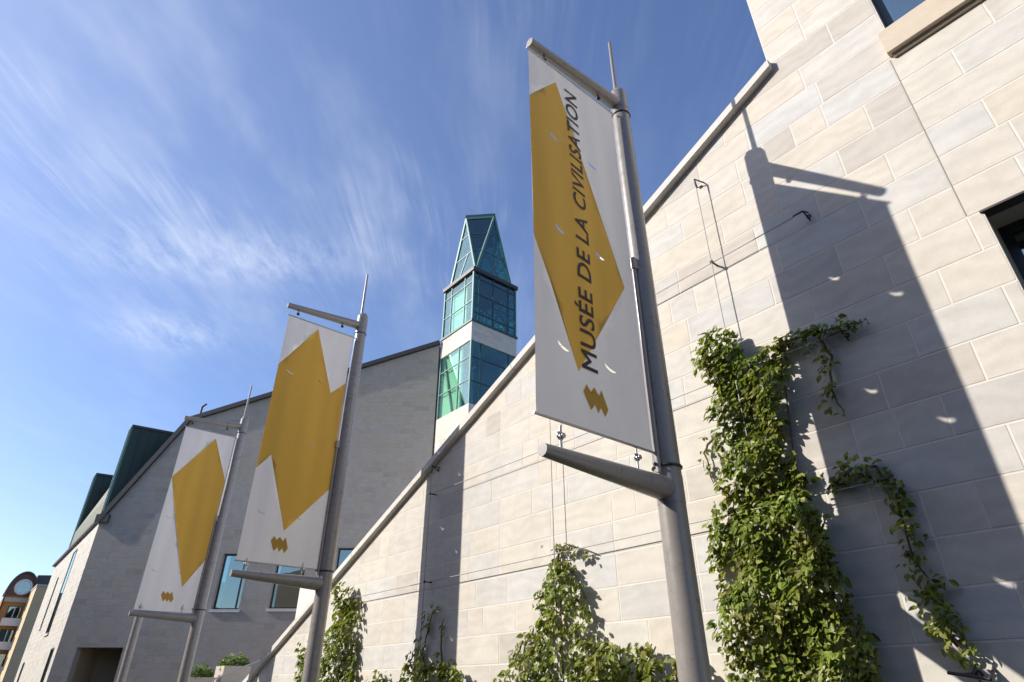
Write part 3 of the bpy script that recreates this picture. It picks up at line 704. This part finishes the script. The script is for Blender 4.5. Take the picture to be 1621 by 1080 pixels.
# ------------------------------------------------------------------ banner poles
PY = 3.90
PX = [-2.796, -9.02, -15.34, -21.6]
def banner_pole(x, label, arms=True, extra=False):
    r = empty('banner_pole', (x, PY, 0)); tag(r, label, 'pole', 'poles along the museum wall')
    sh = MB(); sh.tube((0, 0, 0.02), (0, 0, 3.0), 0.112, 0.106, 32, False); sh.tube((0, 0, 3.0), (0, 0, 7.55), 0.106, 0.096, 32, False); sh.tube((0, 0, 7.55), (0, 0, 7.60), 0.096, 0.075, 32)
    sh.build('shaft', M['pole'], r)
    MB().tube((0, 0, 0.004), (0, 0, 0.04), 0.2, 0.2, 24).build('base_plate', M['pole'], r)
    sp = MB(); sp.tube((0, -0.03, 7.59), (0, -0.03, 8.50), 0.024, 0.020, 12); sp.build('finial_rod', M['pole'], r)
    if arms:
        a = MB(); a.tube((0, -0.02, 7.36), (0, -1.36, 7.25), 0.075, 0.046, 20); a.build('upper_arm', M['pole'], r)
        a = MB(); a.tube((0, -0.02, 2.945), (0, -1.33, 2.97), 0.098, 0.046, 20); a.build('lower_arm', M['pole'], r)
        cl_ = MB(); cl_.tube((0, 0, 7.27), (0, 0, 7.44), 0.0995, 0.0995, 24); cl_.build('collar', M['pole'], r)
        cl_ = MB(); cl_.tube((0, 0, 2.83), (0, 0, 3.05), 0.1085, 0.1085, 24); cl_.build('collar', M['pole'], r)
        for yy in (-1.16, -0.36):
            zt_ = 7.25 + (1.36 + yy) * 0.082 - 0.045
            h = MB(); h.tube((0, yy, zt_), (0, yy, zt_ - 0.055), 0.009, 0.009, 8); h.torus((0, yy, zt_ - 0.07), 0.022, 0.008); h.tube((-0.02, yy, zt_ - 0.07), (0.02, yy, zt_ - 0.07), 0.014, 0.014, 8); h.build('hook', M['dark_metal'], r)
            zl = 2.965 + 0.05 + (1.36 + yy) * 0.03
            h = MB(); h.tube((0, yy, zl - 0.01), (0, yy, zl + 0.06), 0.009, 0.009, 8); h.torus((0, yy, zl + 0.085), 0.026, 0.008); h.tube((-0.024, yy + 0.012, zl + 0.085), (0.024, yy + 0.012, zl + 0.085), 0.02, 0.02, 8); h.tube((0, yy, zl + 0.1), (0, yy, zl + 0.16), 0.008, 0.008, 8); h.build('hook', M['galv'], r)
        # slim conduit up the side of the pole, with its clip
        cd = MB(); cd.tube((0.01, -0.122, 3.06), (0.01, -0.122, 5.05), 0.022, 0.022, 10); cd.build('conduit', M['pole'], r)
        cp = MB(); cp.box(-0.02, 0.04, -0.150, -0.09, 5.0, 5.12); cp.build('conduit_clip', M['pole'], r)
        st = MB(); st.torus((0, 0, 3.12), 0.110, 0.012, 'z', 24, 6); st.tube((0.0, -0.12, 3.12), (0.0, -0.17, 3.13), 0.016, 0.012, 8); st.build('strap', M['dark_metal'], r)
        st = MB(); st.torus((0, 0, 7.18), 0.100, 0.010, 'z', 24, 6); st.build('strap', M['dark_metal'], r)
    return r
banner_pole(PX[0], 'nearest tall steel pole, carrying the lettered museum banner')
banner_pole(PX[1], 'steel pole carrying the banner with the notched gold shape')
banner_pole(PX[2], 'steel pole carrying the small far banner with one gold kite')
banner_pole(PX[3], 'bare steel pole mostly hidden behind the farthest banner', arms=False)

# ------------------------------------------------------------------ banners
def inside(pt, poly):
    c = False; x, y = pt; n = len(poly)
    for i in range(n):
        (x1, y1), (x2, y2) = poly[i], poly[(i + 1) % n]
        if (y1 > y) != (y2 > y) and x < (x2 - x1) * (y - y1) / (y2 - y1) + x1: c = not c
    return c
LOGO = [(3.001, 3.520), (3.039, 3.590), (3.082, 3.539), (3.122, 3.588), (3.172, 3.534), (3.207, 3.593), (3.266, 3.444), (3.225, 3.375), (3.180, 3.436), (3.145, 3.381), (3.114, 3.443), (3.068, 3.384)]
def banner(x, label, y0, y1, z0, z1, shape, slits, logo_at, logo_s, text, seed, cut=0.024):
    rr = random.Random(seed); ph = [rr.uniform(0, 6.28) for _ in range(4)]
    def wave(y, z):
        t = (z - z0) / (z1 - z0); e = 4 * t * (1 - t)
        return e * (0.022 * math.sin((y - y0) * 4.6 + ph[0] + 0.5 * math.sin(z * 1.1 + ph[2])) + 0.010 * math.sin(z * 1.7 + ph[1])) + 0.0055 * math.sin((y - y0) * 17 + z * 0.6 + ph[3]) * e + 0.006 * math.sin((y - y0) * 26 + ph[1]) * (math.exp(-(z1 - z) / 0.35) + math.exp(-(z - z0) / 0.25)) * min(1, 30 * (z1 - z) * (z - z0))
    pts = []; edges = []
    def ring(poly):
        b = len(pts); pts.extend(Vector(p_) for p_ in poly); edges.extend((b + i, b + (i + 1) % len(poly)) for i in range(len(poly)))
    n = 40
    rect = [(y0, z0 + (z1 - z0) * i / n) for i in range(n + 1)] + [(y0 + (y1 - y0) * i / 12, z1) for i in range(1, 13)] + [(y1, z1 - (z1 - z0) * i / n) for i in range(1, n + 1)] + [(y1 - (y1 - y0) * i / 12, z0) for i in range(1, 12)]
    ring(rect); ring(shape)
    lg = [(logo_at[0] + (a - 3.133) * logo_s, logo_at[1] + (b - 3.485) * logo_s) for a, b in LOGO]
    holes = []
    for (sy, sz) in slits:      # half-moon wind cuts
        w, sag, th = 0.066, 0.038, cut
        lo = [(sy + w * math.cos(t), sz - sag * math.sin(t)) for t in [math.pi * k / 10 for k in range(11)]]
        hi = [(sy - w * math.cos(t) * 0.999, sz - max(0.0, sag - th) * math.sin(t)) for t in [math.pi * k / 10 for k in range(1, 10)]]
        h = [(sy + (a - sy) * math.cos(0.35) + (b - sz) * math.sin(0.35), sz + (b - sz) * math.cos(0.35) - (a - sy) * math.sin(0.35)) for a, b in lo + hi]
        holes.append(h); ring(h)
    for i in range(1, 16):
        for j in range(1, 48): pts.append(Vector((y0 + (y1 - y0) * i / 16 + 0.003, z0 + (z1 - z0) * j / 48 + 0.002)))
    V, E_, F, *_ = delaunay_2d_cdt(pts, edges, [], 0, 1e-5)
    vs3 = [(wave(v.x, v.y), v.x, v.y) for v in V]; fs, ms = [], []
    for f in F:
        c = sum((V[i] for i in f), Vector((0, 0))) / len(f)
        if not (y0 < c.x < y1 and z0 < c.y < z1) or any(inside(c, h) for h in holes): continue
        fs.append(tuple(f)); ms.append(1 if inside(c, shape) else 0)
    r = empty('banner', (x, PY, 0)); tag(r, label, 'banner', 'banners on the museum poles')
    off = (0, -PY, 0)
    me = bpy.data.meshes.new('fabric'); me.from_pydata(vs3, [], fs); me.materials.append(M['banner_white']); me.materials.append(M['banner_gold'])
    me.polygons.foreach_set('material_index', ms); me.polygons.foreach_set('use_smooth', [True] * len(fs)); me.update()
    link('fabric', me, None, r, off)
    b = MB(); tri = tessellate_polygon([[Vector((a, c, 0)) for a, c in lg]])
    b.add([(wave(a, c) + 0.004, a, c) for a, c in lg], [tuple(t) for t in tri]); lo_ = b.build('logo', M['banner_gold'], r, off)
    for zz_ in (z0, z1):
        h = MB(); h.tube((0, y0 - 0.025, zz_), (0, y1 + 0.025, zz_), 0.011, 0.011, 10); h.build('hem_rod', M['galv'], r, off)
    if text:
        cu = bpy.data.curves.new('lettering', 'FONT'); cu.body = text; cu.size = 1.0; cu.fill_mode = 'BOTH'; cu.bevel_depth = 0.014; cu.bevel_resolution = 0; cu.space_character = 1.05; cu.resolution_u = 4
        to = bpy.data.objects.new('lettering_source', cu); COL.objects.link(to)
        bpy.context.view_layer.update(); dg = bpy.context.evaluated_depsgraph_get()
        tm = bpy.data.meshes.new_from_object(to.evaluated_get(dg)); bpy.data.objects.remove(to); bpy.data.curves.remove(cu)
        xs = [v.co.x for v in tm.vertices]; xa, xb = min(xs), max(xs)
        Mi = [v.co.y for v in tm.vertices if v.co.x < xa + 0.5]; cap = max(Mi)
        by, capw, za, zb = 3.180, 0.175, 3.72, 6.93
        for v in tm.vertices:     # reads from the bottom upwards
            zz_ = za + (v.co.x - xa) / (xb - xa) * (zb - za); yy = by - v.co.y / cap * capw
            v.co = (wave(yy, zz_) + 0.006 + 0.1 * v.co.z, yy, zz_)
        # one object for each letter (an accent stays with its letter)
        nb = {i: set() for i in range(len(tm.vertices))}
        for e in tm.edges: nb[e.vertices[0]].add(e.vertices[1]); nb[e.vertices[1]].add(e.vertices[0])
        seen, comps = set(), []
        for i in nb:
            if i in seen: continue
            st, cur = [i], set()
            while st:
                q = st.pop()
                if q in cur: continue
                cur.add(q); st.extend(nb[q] - cur)
            seen |= cur; zs = [tm.vertices[q].co.z for q in cur]; comps.append([min(zs), max(zs), cur])
        comps.sort(key=lambda c: -(c[1] - c[0])); letters = []
        for c in comps:
            m_ = 0.5 * (c[0] + c[1]); host = next((l for l in letters if l[0] - 0.002 < m_ < l[1] + 0.002), None)
            if host: host[2] |= c[2]
            else: letters.append(c)
        letters.sort(key=lambda c: c[0])
        for l in letters:
            ix = {q: k for k, q in enumerate(sorted(l[2]))}
            me = bpy.data.meshes.new('letter'); me.from_pydata([tuple(tm.vertices[q].co) for q in sorted(l[2])], [], [tuple(ix[q] for q in f.vertices) for f in tm.polygons if f.vertices[0] in ix])
            me.materials.append(M['print_dark']); me.update(); link('letter', me, None, r, off)
        bpy.data.meshes.remove(tm)
    return r
SL = [(a, b) for b in (3.84, 4.96, 6.08) for a in (2.81, 3.35)]
banner(PX[0], 'nearest banner with vertical museum lettering over a gold kite shape', 2.525, 3.745, 3.215, 7.13,
       [(2.881, 6.92), (2.526, 6.44), (2.526, 4.759), (2.967, 3.673), (3.635, 4.738)], SL, (3.133, 3.485), 1.0, 'MUSÉE DE LA CIVILISATION', 1)
banner(PX[1], 'middle banner, unlettered, with a big notched double gold shape', 2.60, 3.77, 3.135, 7.08,
       [(3.128, 7.00), (2.601, 6.147), (2.601, 4.427), (2.773, 4.665), (3.171, 3.601), (3.769, 4.334), (3.769, 6.172), (3.535, 5.914)], SL, (3.143, 3.412), 1.0, None, 2, 0.009)
banner(PX[2], 'farthest banner, unlettered, with a single narrow gold kite shape', 2.63, 3.77, 3.035, 7.05,
       [(3.343, 6.92), (2.631, 5.818), (3.429, 3.536), (3.769, 4.15), (3.769, 5.956)], SL, (3.19, 3.33), 1.0, None, 3, 0.009)

# ------------------------------------------------------------------ trellis cables on the wall
CY = WY - 0.12
def bracket(mb, at_, along):
    x, z = at_
    mb.torus((x, WY - 0.004, z), 0.018, 0.006, 'y', 10, 5)
    if along == 'z': pts = [(x - 0.05, WY, z + 0.03), (x, CY, z + 0.05), (x + 0.05, WY, z + 0.03)]
    else: pts = [(x, WY, z + 0.05), (x, CY, z), (x, WY, z - 0.05)]
    mb.chain(pts, 0.008, 8); mb.tube((x, CY, z + (0.05 if along == 'z' else 0)), (x - (0 if along == 'z' else 0.10), CY, z - (0.07 if along == 'z' else 0)), 0.010, 0.008, 8)
def cable(label, a, b, br, vertical):
    r = empty('trellis_cable', (a[0], CY, a[1])); tag(r, label, 'cable', 'trellis cables on the museum wall'); o = (-a[0], -CY, -a[1])
    m = MB(); n = 10; pts = []
    for i in range(n + 1):
        t = i / n; sag = 0 if vertical else -0.012 * math.sin(math.pi * t)
        pts.append((a[0] + (b[0] - a[0]) * t, CY + (0.014 if not vertical else 0), a[1] + (b[1] - a[1]) * t + sag))
    m.chain(pts, 0.0055, 8); m.build('wire', M['cable'], r, o)
    for q in br:
        k = MB(); bracket(k, q, 'z' if vertical else 'x'); k.build('bracket', M['dark_metal'], r, o)
def spacer(m, x, z): m.tube((x, WY, z), (x, CY - 0.01, z), 0.010, 0.010, 8)
cable('vertical steel trellis wire running down into the large creeper', (-2.645, 6.76), (-2.645, 0.35), [(-2.645, 6.74)], True)
cable('vertical steel trellis wire above the pointed middle creeper', (-5.24, 5.80), (-5.24, 0.35), [(-5.24, 5.78)], True)
cable('vertical steel trellis wire above the sparse creeper left of centre', (-7.98, 4.66), (-7.98, 0.35), [(-7.98, 4.64)], True)
cable('topmost horizontal trellis wire crossing behind the nearest pole', (-1.72, 5.585), (-5.30, 5.585), [(-1.62, 5.585)], False)
cable('middle horizontal trellis wire ending under the coping at left', (-1.72, 4.245), (-8.10, 4.245), [(-1.62, 4.245)], False)
cable('lowest horizontal trellis wire running behind the creepers', (-1.72, 2.965), (-10.9, 2.965), [(-1.62, 2.965)], False)
for (x, z, lb) in ((-2.645, 5.585, 'short steel spacer on the topmost wire crossing above the large creeper'), (-5.24, 4.245, 'short steel spacer where the middle wire crosses beside the banner foot'), (-7.98, 4.245, 'short steel spacer at the far end of the middle wire'), (-7.98, 2.965, 'short steel spacer on the lowest wire above the sparse creeper')):
    m = MB(); spacer(m, 0 * x, 0); o = None
    k = MB(); k.tube((x, WY, z), (x, CY - 0.012, z), 0.011, 0.011, 8); k.torus((x, CY, z), 0.016, 0.006, 'y', 10, 5)
    tag(k.build('wire_spacer', M['dark_metal']), lb, 'spacer', 'wire spacers on the museum wall')
k = MB(); bracket(k, (-1.49, 1.69), 'x'); k.chain([(-1.40, WY, 1.72), (-1.40, WY - 0.14, 1.66), (-1.62, WY - 0.14, 1.70)], 0.011, 8)
tag(k.build('wall_bracket', M['dark_metal']), 'small steel anchor bracket low on the wall right of the large creeper', 'bracket')

# ------------------------------------------------------------------ creepers
LEAF = [(0, 0, 0), (0.30, 0.36, 0.07), (0.22, 0.70, 0.04), (0, 1.0, -0.10), (-0.22, 0.70, 0.04), (-0.30, 0.36, 0.07)]
LF = [(0, 1, 2, 3), (0, 3, 4, 5)]
def add_leaf(V_, F_, p_, nrm, tip, size):
    n_ = nrm.normalized(); t = tip - n_ * tip.dot(n_)
    if t.length < 1e-4: t = n_.orthogonal()
    t.normalize(); s_ = n_.cross(t); b = len(V_)
    for (a, c, e) in LEAF: V_.append(tuple(p_ + (s_ * a + t * c + n_ * e) * size))
    for f in LF: F_.append(tuple(b + i for i in f))
def leaf_cluster(V_, F_, rr, p_, out, size, k):
    """a palmate leaf: several leaflets from one stalk, hanging and facing the light"""
    for j in range(k):
        a = rr.uniform(-1.2, 1.2)
        nrm = Vector((rr.gauss(-0.30, 0.45), rr.gauss(-0.75, 0.30), rr.gauss(0.55, 0.40)))
        tip = Vector((math.sin(a), rr.uniform(-0.5, 0.05), -math.cos(a) * rr.uniform(0.5, 1.0)))
        add_leaf(V_, F_, p_ + Vector((rr.gauss(0, 0.012), rr.gauss(0, 0.01), rr.gauss(0, 0.012))), nrm, tip, size * rr.uniform(0.5, 1.22))
def creeper(label, outline, depth, dens, strands, stems, seed, size=0.085, holes=0.0):
    rr = random.Random(seed); V_, F_ = [], []
    if outline:
        xs = [a for a, b in outline]; zs = [b for a, b in outline]
        n = int((max(xs) - min(xs)) * (max(zs) - min(zs)) * dens); made = 0
        for _ in range(n):
            q = (rr.uniform(min(xs), max(xs)), rr.uniform(min(zs), max(zs)))
            w = 0.10 * noise.noise(Vector((q[0] * 3.3, q[1] * 3.3, seed)))
            if not inside((q[0] + w, q[1] + w), outline): continue
            lump = noise.noise(Vector((q[0] * 2.6, q[1] * 2.6, seed + 9.3)))
            if holes and lump < -0.30 + holes * 0.4 - 0.2 and rr.random() < 0.75: continue
            d0 = max(0.08, depth * (0.55 + 0.95 * lump))
            y = WY - 0.02 - d0 * math.sqrt(rr.random())
            leaf_cluster(V_, F_, rr, Vector((q[0], y, q[1])), None, size, rr.choice([2, 3, 3]))
    for (pts, wid, cnt) in strands:
        L = [math.dist(pts[i], pts[i + 1]) for i in range(len(pts) - 1)]; tot = sum(L)
        for _ in range(cnt):
            t = rr.random() * tot; i = 0
            while i < len(L) - 1 and t > L[i]: t -= L[i]; i += 1
            f = min(1, t / L[i]); a, b = pts[i], pts[i + 1]
            x = a[0] + (b[0] - a[0]) * f + rr.gauss(0, wid); z = a[1] + (b[1] - a[1]) * f + rr.gauss(0, wid)
            leaf_cluster(V_, F_, rr, Vector((x, WY - 0.03 - abs(rr.gauss(0, 0.06)), z)), None, size * 0.85, rr.choice([2, 3]))
    base = (stems[0][0][0], WY - 0.1, 0.3)
    r = empty('creeper', base); tag(r, label, 'climbing plant', 'creepers on the museum wall'); off = (-base[0], -base[1], -base[2])
    me = bpy.data.meshes.new('foliage'); me.from_pydata(V_, [], F_); me.materials.append(M['leaf']); me.update()
    tag(link('foliage', me, None, r, off), kind='stuff')
    for pts in stems + [s[0] for s in strands]:
        sm = MB(); q = []
        for i in range(len(pts) - 1):
            for k in range(4):
                t = k / 4; q.append((pts[i][0] + (pts[i + 1][0] - pts[i][0]) * t + rr.gauss(0, 0.012), WY - 0.035 + rr.gauss(0, 0.008), pts[i][1] + (pts[i + 1][1] - pts[i][1]) * t))
        q.append((pts[-1][0], WY - 0.03, pts[-1][1])); nn = len(q)
        sm.chain(q, lambda i, nn=nn: 0.004 + 0.010 * (1 - i / nn), 6)
        sm.build('stem', M['stem'], r, off)
creeper('large dense creeper climbing the right part of the wall', [(-3.30, 0.3), (-2.04, 0.3), (-2.06, 1.7), (-2.12, 2.4), (-2.20, 2.9), (-2.32, 3.3), (-2.30, 3.8), (-2.14, 4.15), (-2.12, 4.42), (-2.42, 4.38), (-2.62, 4.66), (-2.90, 4.74), (-3.02, 4.60), (-2.90, 4.2), (-2.93, 3.6), (-3.05, 3.1), (-3.26, 2.7), (-3.18, 2.2), (-3.22, 1.7)], 0.30, 980,
        [([(-2.15, 4.40), (-1.85, 4.36), (-1.62, 4.33), (-1.46, 4.30)], 0.035, 62), ([(-1.82, 4.36), (-1.80, 4.1), (-1.86, 3.8), (-1.82, 3.55)], 0.034, 40),
         ([(-2.10, 3.00), (-1.88, 3.12), (-1.70, 3.10), (-1.62, 2.85), (-1.64, 2.45), (-1.60, 2.1), (-1.50, 1.84)], 0.045, 150), ([(-3.05, 3.75), (-3.14, 3.6), (-3.12, 3.3)], 0.022, 9), ([(-1.62, 2.0), (-1.55, 1.82), (-1.47, 1.80)], 0.03, 14)],
        [[(-2.7, 0.3), (-2.65, 2.0), (-2.6, 4.6)], [(-2.5, 0.3), (-2.4, 2.5), (-2.2, 4.3)]], 11, 0.080, 0.15)
creeper('pointed creeper climbing the middle of the wall', [(-6.35, 0.3), (-4.45, 0.3), (-4.42, 1.85), (-4.72, 2.15), (-4.86, 2.5), (-5.02, 2.78), (-5.30, 2.88), (-5.52, 2.70), (-5.62, 2.35), (-5.95, 2.0), (-6.25, 1.72)], 0.28, 430,
        [([(-5.25, 2.8), (-5.25, 3.0), (-5.12, 3.05), (-4.90, 2.98), (-4.66, 2.88)], 0.025, 26), ([(-5.2, 2.9), (-5.0, 2.7), (-4.86, 2.45)], 0.025, 16), ([(-5.28, 2.7), (-5.30, 3.06)], 0.03, 10), ([(-5.9, 2.1), (-6.05, 1.9)], 0.03, 10)],
        [[(-5.3, 0.3), (-5.25, 1.8), (-5.24, 2.9)]], 12, 0.080)
creeper('low mounded creeper at the wall foot beside the nearest pole', [(-4.95, 0.3), (-3.45, 0.3), (-3.55, 1.86), (-3.85, 1.84), (-4.15, 1.98), (-4.5, 2.04), (-4.75, 1.95), (-4.95, 1.80)], 0.50, 420,
        [([(-3.75, 1.6), (-3.66, 1.84), (-3.6, 1.9)], 0.03, 16), ([(-4.2, 1.8), (-4.05, 1.98)], 0.02, 6)], [[(-4.2, 0.3), (-4.2, 1.6)]], 13, 0.10)
creeper('thin leggy creeper with sparse leaves crossing the banner shadow', [(-8.75, 0.3), (-6.75, 0.3), (-6.95, 1.80), (-7.35, 1.96), (-7.8, 1.96), (-8.3, 1.80)], 0.30, 300,
        [([(-7.9, 1.8), (-8.05, 2.05), (-7.95, 2.25), (-7.85, 2.55), (-7.72, 2.62)], 0.05, 34), ([(-8.2, 1.75), (-8.35, 1.95), (-8.15, 2.15)], 0.045, 20), ([(-7.55, 1.9), (-7.6, 2.3), (-7.55, 2.45)], 0.02, 7)],
        [[(-7.9, 0.3), (-7.9, 1.8)]], 14, 0.10)
creeper('slender upright creeper behind the second pole', [(-11.05, 0.3), (-9.85, 0.3), (-9.92, 1.9), (-10.05, 2.4), (-10.15, 2.9), (-10.45, 3.25), (-10.80, 3.22), (-10.95, 2.6), (-11.0, 1.9)], 0.34, 380,
        [([(-10.2, 2.95), (-10.0, 2.85), (-9.98, 2.6)], 0.03, 16), ([(-9.4, 1.72), (-8.95, 1.76)], 0.06, 22)], [[(-10.4, 0.3), (-10.4, 3.1)]], 15, 0.095)
creeper('small yellowish creeper at the low end of the wall', [(-12.1, 0.3), (-11.35, 0.3), (-11.45, 1.9), (-11.65, 2.25), (-11.95, 2.35), (-12.1, 2.1)], 0.22, 330, [([(-11.9, 2.2), (-12.05, 2.4)], 0.03, 8)], [[(-11.8, 0.3), (-11.8, 2.1)]], 16, 0.095)

# ------------------------------------------------------------------ terrace with planters and rails beyond the low end of the wall
tr = MB(); tr.box(-27.0, -20.8, 5.6, 12.0, 0, 1.55); tag(tr.build('terrace', M['concrete']), 'raised stone terrace with steps beside the wing', kind='structure')
def planter(x, y, label, w, d_, h, base, seed):
    r = empty('planter', (x, y, base)); tag(r, label, 'planter', 'planters on the terrace')
    m = MB(); t = 0.08
    m.box(-d_ / 2, d_ / 2, -w / 2, -w / 2 + t, 0, h); m.box(-d_ / 2, d_ / 2, w / 2 - t, w / 2, 0, h); m.box(-d_ / 2, -d_ / 2 + t, -w / 2 + t, w / 2 - t, 0, h); m.box(d_ / 2 - t, d_ / 2, -w / 2 + t, w / 2 - t, 0, h)
    m.build('trough', M['concrete'], r); MB().box(-d_ / 2 + t, d_ / 2 - t, -w / 2 + t, w / 2 - t, 0.0, h - 0.06).build('soil', M['soil'], r)
    rr = random.Random(seed); V_, F_ = [], []
    for _ in range(360):
        a = rr.uniform(0, 6.28); q = math.sqrt(rr.random()); hh = rr.random()
        p_ = Vector((q * math.cos(a) * d_ * 0.46, q * math.sin(a) * w * 0.46, h - 0.05 + hh * 0.42 * (1 - 0.6 * q * q)))
        add_leaf(V_, F_, p_, Vector((rr.gauss(0, .5), rr.gauss(-.3, .5), 0.8)), Vector((math.cos(a), math.sin(a), rr.uniform(0.2, 1.2))), rr.uniform(0.08, 0.15))
    me = bpy.data.meshes.new('foliage'); me.from_pydata(V_, [], F_); me.materials.append(M['leaf_planter']); me.update(); tag(link('foliage', me, None, r), kind='stuff')
planter(-22.3, 7.06, 'square stone planter with bushy green plant, the higher of two', 0.82, 0.82, 0.72, 1.55, 31)
planter(-22.3, 6.05, 'lower stone planter with yellow green plant beside the far poles', 0.80, 0.80, 0.40, 1.55, 32)
def rail(label, pts):
    r = empty('handrail', pts[0]); tag(r, label, 'handrail', 'handrails on the terrace steps'); o = tuple(-q for q in pts[0])
    m = MB(); m.chain(pts, 0.022, 8); m.build('rail', M['galv'], r, o)
    for p_ in (pts[0], pts[-1]): k = MB(); k.tube((p_[0], p_[1], 0.0), p_, 0.02, 0.02, 8); k.build('post', M['galv'], r, o)
rail('upper sloping steel handrail in front of the planters', [(-20.6, 6.0, 1.86), (-20.6, 6.9, 2.25), (-20.6, 7.45, 2.47)])
rail('lower sloping steel handrail near the wall end', [(-19.6, 6.0, 1.62), (-19.6, 6.9, 2.02), (-19.6, 7.3, 2.2)])
fl = empty('floodlight', (-22.0, 7.9, 1.55)); tag(fl, 'small black floodlight on a short post against the grey end wall', 'lamp')
MB().tube((0, 0, 0), (0, 0, 0.85), 0.025, 0.025, 8).build('post', M['dark_metal'], fl); m = MB(); m.box(-0.10, 0.14, -0.12, 0.12, 0.84, 1.04); m.tube((0.0, -0.14, 0.94), (0, 0.14, 0.94), 0.03, 0.03, 8); m.build('lamp_head', M['dark_metal'], fl)

# ------------------------------------------------------------------ houses far down the street
M['orange'] = plain('orange render', (0.50, 0.24, 0.085), 0.85, 0, 0.15, 0.7); M['ochre'] = plain('ochre render', (0.56, 0.42, 0.25), 0.85, 0, 0.2, 0.8)
M['brown_trim'] = plain('brown brick trim', (0.16, 0.09, 0.06), 0.85, 0, 0.2, 1); M['lead'] = plain('lead roof', (0.075, 0.07, 0.075), 0.6, 0.1, 0.2, 0.8); M['white'] = plain('white paint', (0.72, 0.72, 0.72), 0.6, 0, 0.06, 3)
HX = -126.0
h = empty('town_house', (HX, 6, 0)); tag(h, 'far orange house with round window under an arched dark gable', 'house'); ho = (-HX, -6, 0)
b = MB(); b.box(HX - 12, HX, 3.75, 9.2, 0, 14.2); b.build('wall', M['orange'], h, ho)
arc = [(3.9 + 0.0, 14.2)] + [(5.6 - 1.72 * math.cos(math.pi * k / 20), 14.6 + 3.0 * math.sin(math.pi * k / 20)) for k in range(21)] + [(7.32, 14.2)]
b = MB(); b.prism(arc, 'x', HX - 6, HX + 0.05); gb = b.build('arched_gable', M['brown_trim'], h, ho)
b = MB()
for k in range(20):
    t0, t1 = math.pi * k / 20, math.pi * (k + 1) / 20
    q = [(5.6 - r_ * math.cos(t) * 1.0, 14.6 + (r_ + 1.28) * math.sin(t)) for r_, t in ((1.72, t0), (1.72, t1), (1.95, t1), (1.95, t0))]
    b.prism(q, 'x', HX - 6, HX + 0.45)
b.build('gable_hood', M['lead'], h, ho)
b = MB(); b.prism([(7.3, 14.2), (9.6, 14.2), (9.3, 17.7), (7.0, 17.5)], 'x', HX - 8, HX - 0.4); b.build('roof', M['lead'], h, ho)
ow = MB(); ow.torus((HX + 0.08, 5.66, 15.55), 1.02, 0.16, 'x', 24, 8); o_ = ow.build('round_window', M['white'], h, ho)
ow = MB(); ow.tube((HX + 0.051, 5.66, 15.55), (HX + 0.07, 5.66, 15.55), 0.98, 0.98, 24); ow.build('pane', M['glass_win'], o_)
ow = MB(); ow.box(HX + 0.072, HX + 0.11, 5.61, 5.71, 14.6, 16.5); ow.box(HX + 0.074, HX + 0.108, 4.7, 6.62, 15.5, 15.6); ow.build('glazing_bar', M['white'], o_)
MB().box(HX + 0.01, HX + 0.3, 3.9, 7.3, 13.35, 13.95).build('string_course', M['concrete'], h, ho)
for (y_, z_) in ((5.62, 11.9), (5.75, 8.7), (5.85, 5.5), (5.9, 2.4)):
    w_ = MB(); w_.box(HX + 0.0, HX + 0.1, y_ - 0.85, y_ + 0.85, z_ - 0.85, z_ + 0.9); win = w_.build('window', M['dark_metal'], h, ho)
    for s in (-1, 1): MB().box(HX + 0.102, HX + 0.12, y_ + s * 0.40 - 0.33, y_ + s * 0.40 + 0.33, z_ - 0.75, z_ + 0.8).build('pane', M['glass_win'], win)
    MB().box(HX + 0.103, HX + 0.15, y_ - 0.06, y_ + 0.06, z_ - 0.8, z_ + 0.85).build('mullion', M['white'], win)
    bl = MB(); bl.box(HX + 0.1, HX + 0.9, y_ - 1.15, y_ + 1.15, z_ - 1.85, z_ - 1.72); bl.box(HX + 0.82, HX + 0.9, y_ - 1.15, y_ + 1.15, z_ - 1.72, z_ - 0.8); bl.build('balcony', M['white'], h, ho)
MB().box(HX + 0.02, HX + 0.25, 7.05, 7.4, 0.0, 14.0).build('pilaster', M['brown_trim'], h, ho)
dn = MB(); dn.tube((HX + 0.2, 3.8, 0), (HX + 0.2, 3.8, 14.3), 0.12, 0.12, 8); dn.build('dark_upright', M['dark_metal'], h, ho)
h2 = empty('house_block', (-118, 8, 0)); tag(h2, 'far ochre rendered block with sunlit side beside the orange house', 'house')
MB().box(-7.8, 2.0, -1.25, 1.6, 0, 14.75).build('wall', M['ochre'], h2); MB().box(-7.9, 2.12, -1.33, 1.66, 14.752, 15.0).build('parapet', M['concrete'], h2)
for k in range(5): MB().box(-5.0, -4.0, -1.30, -1.24, 1.5 + 2.6 * k, 3.2 + 2.6 * k).build('window', M['dark_metal'], h2)
h3 = empty('roofed_house', (-140, 1.4, 0)); tag(h3, 'grey roofed house at the far left edge behind the orange house', 'house')
MB().box(-8, 4, -7.0, 2.0, 0, 13.0).build('wall', M['brown_trim'], h3)
MB().prism([(-7.3, 13.0), (2.2, 13.0), (1.3, 16.2), (-6.5, 16.2)], 'x', -8.2, 4.2).build('roof', M['slate'], h3)
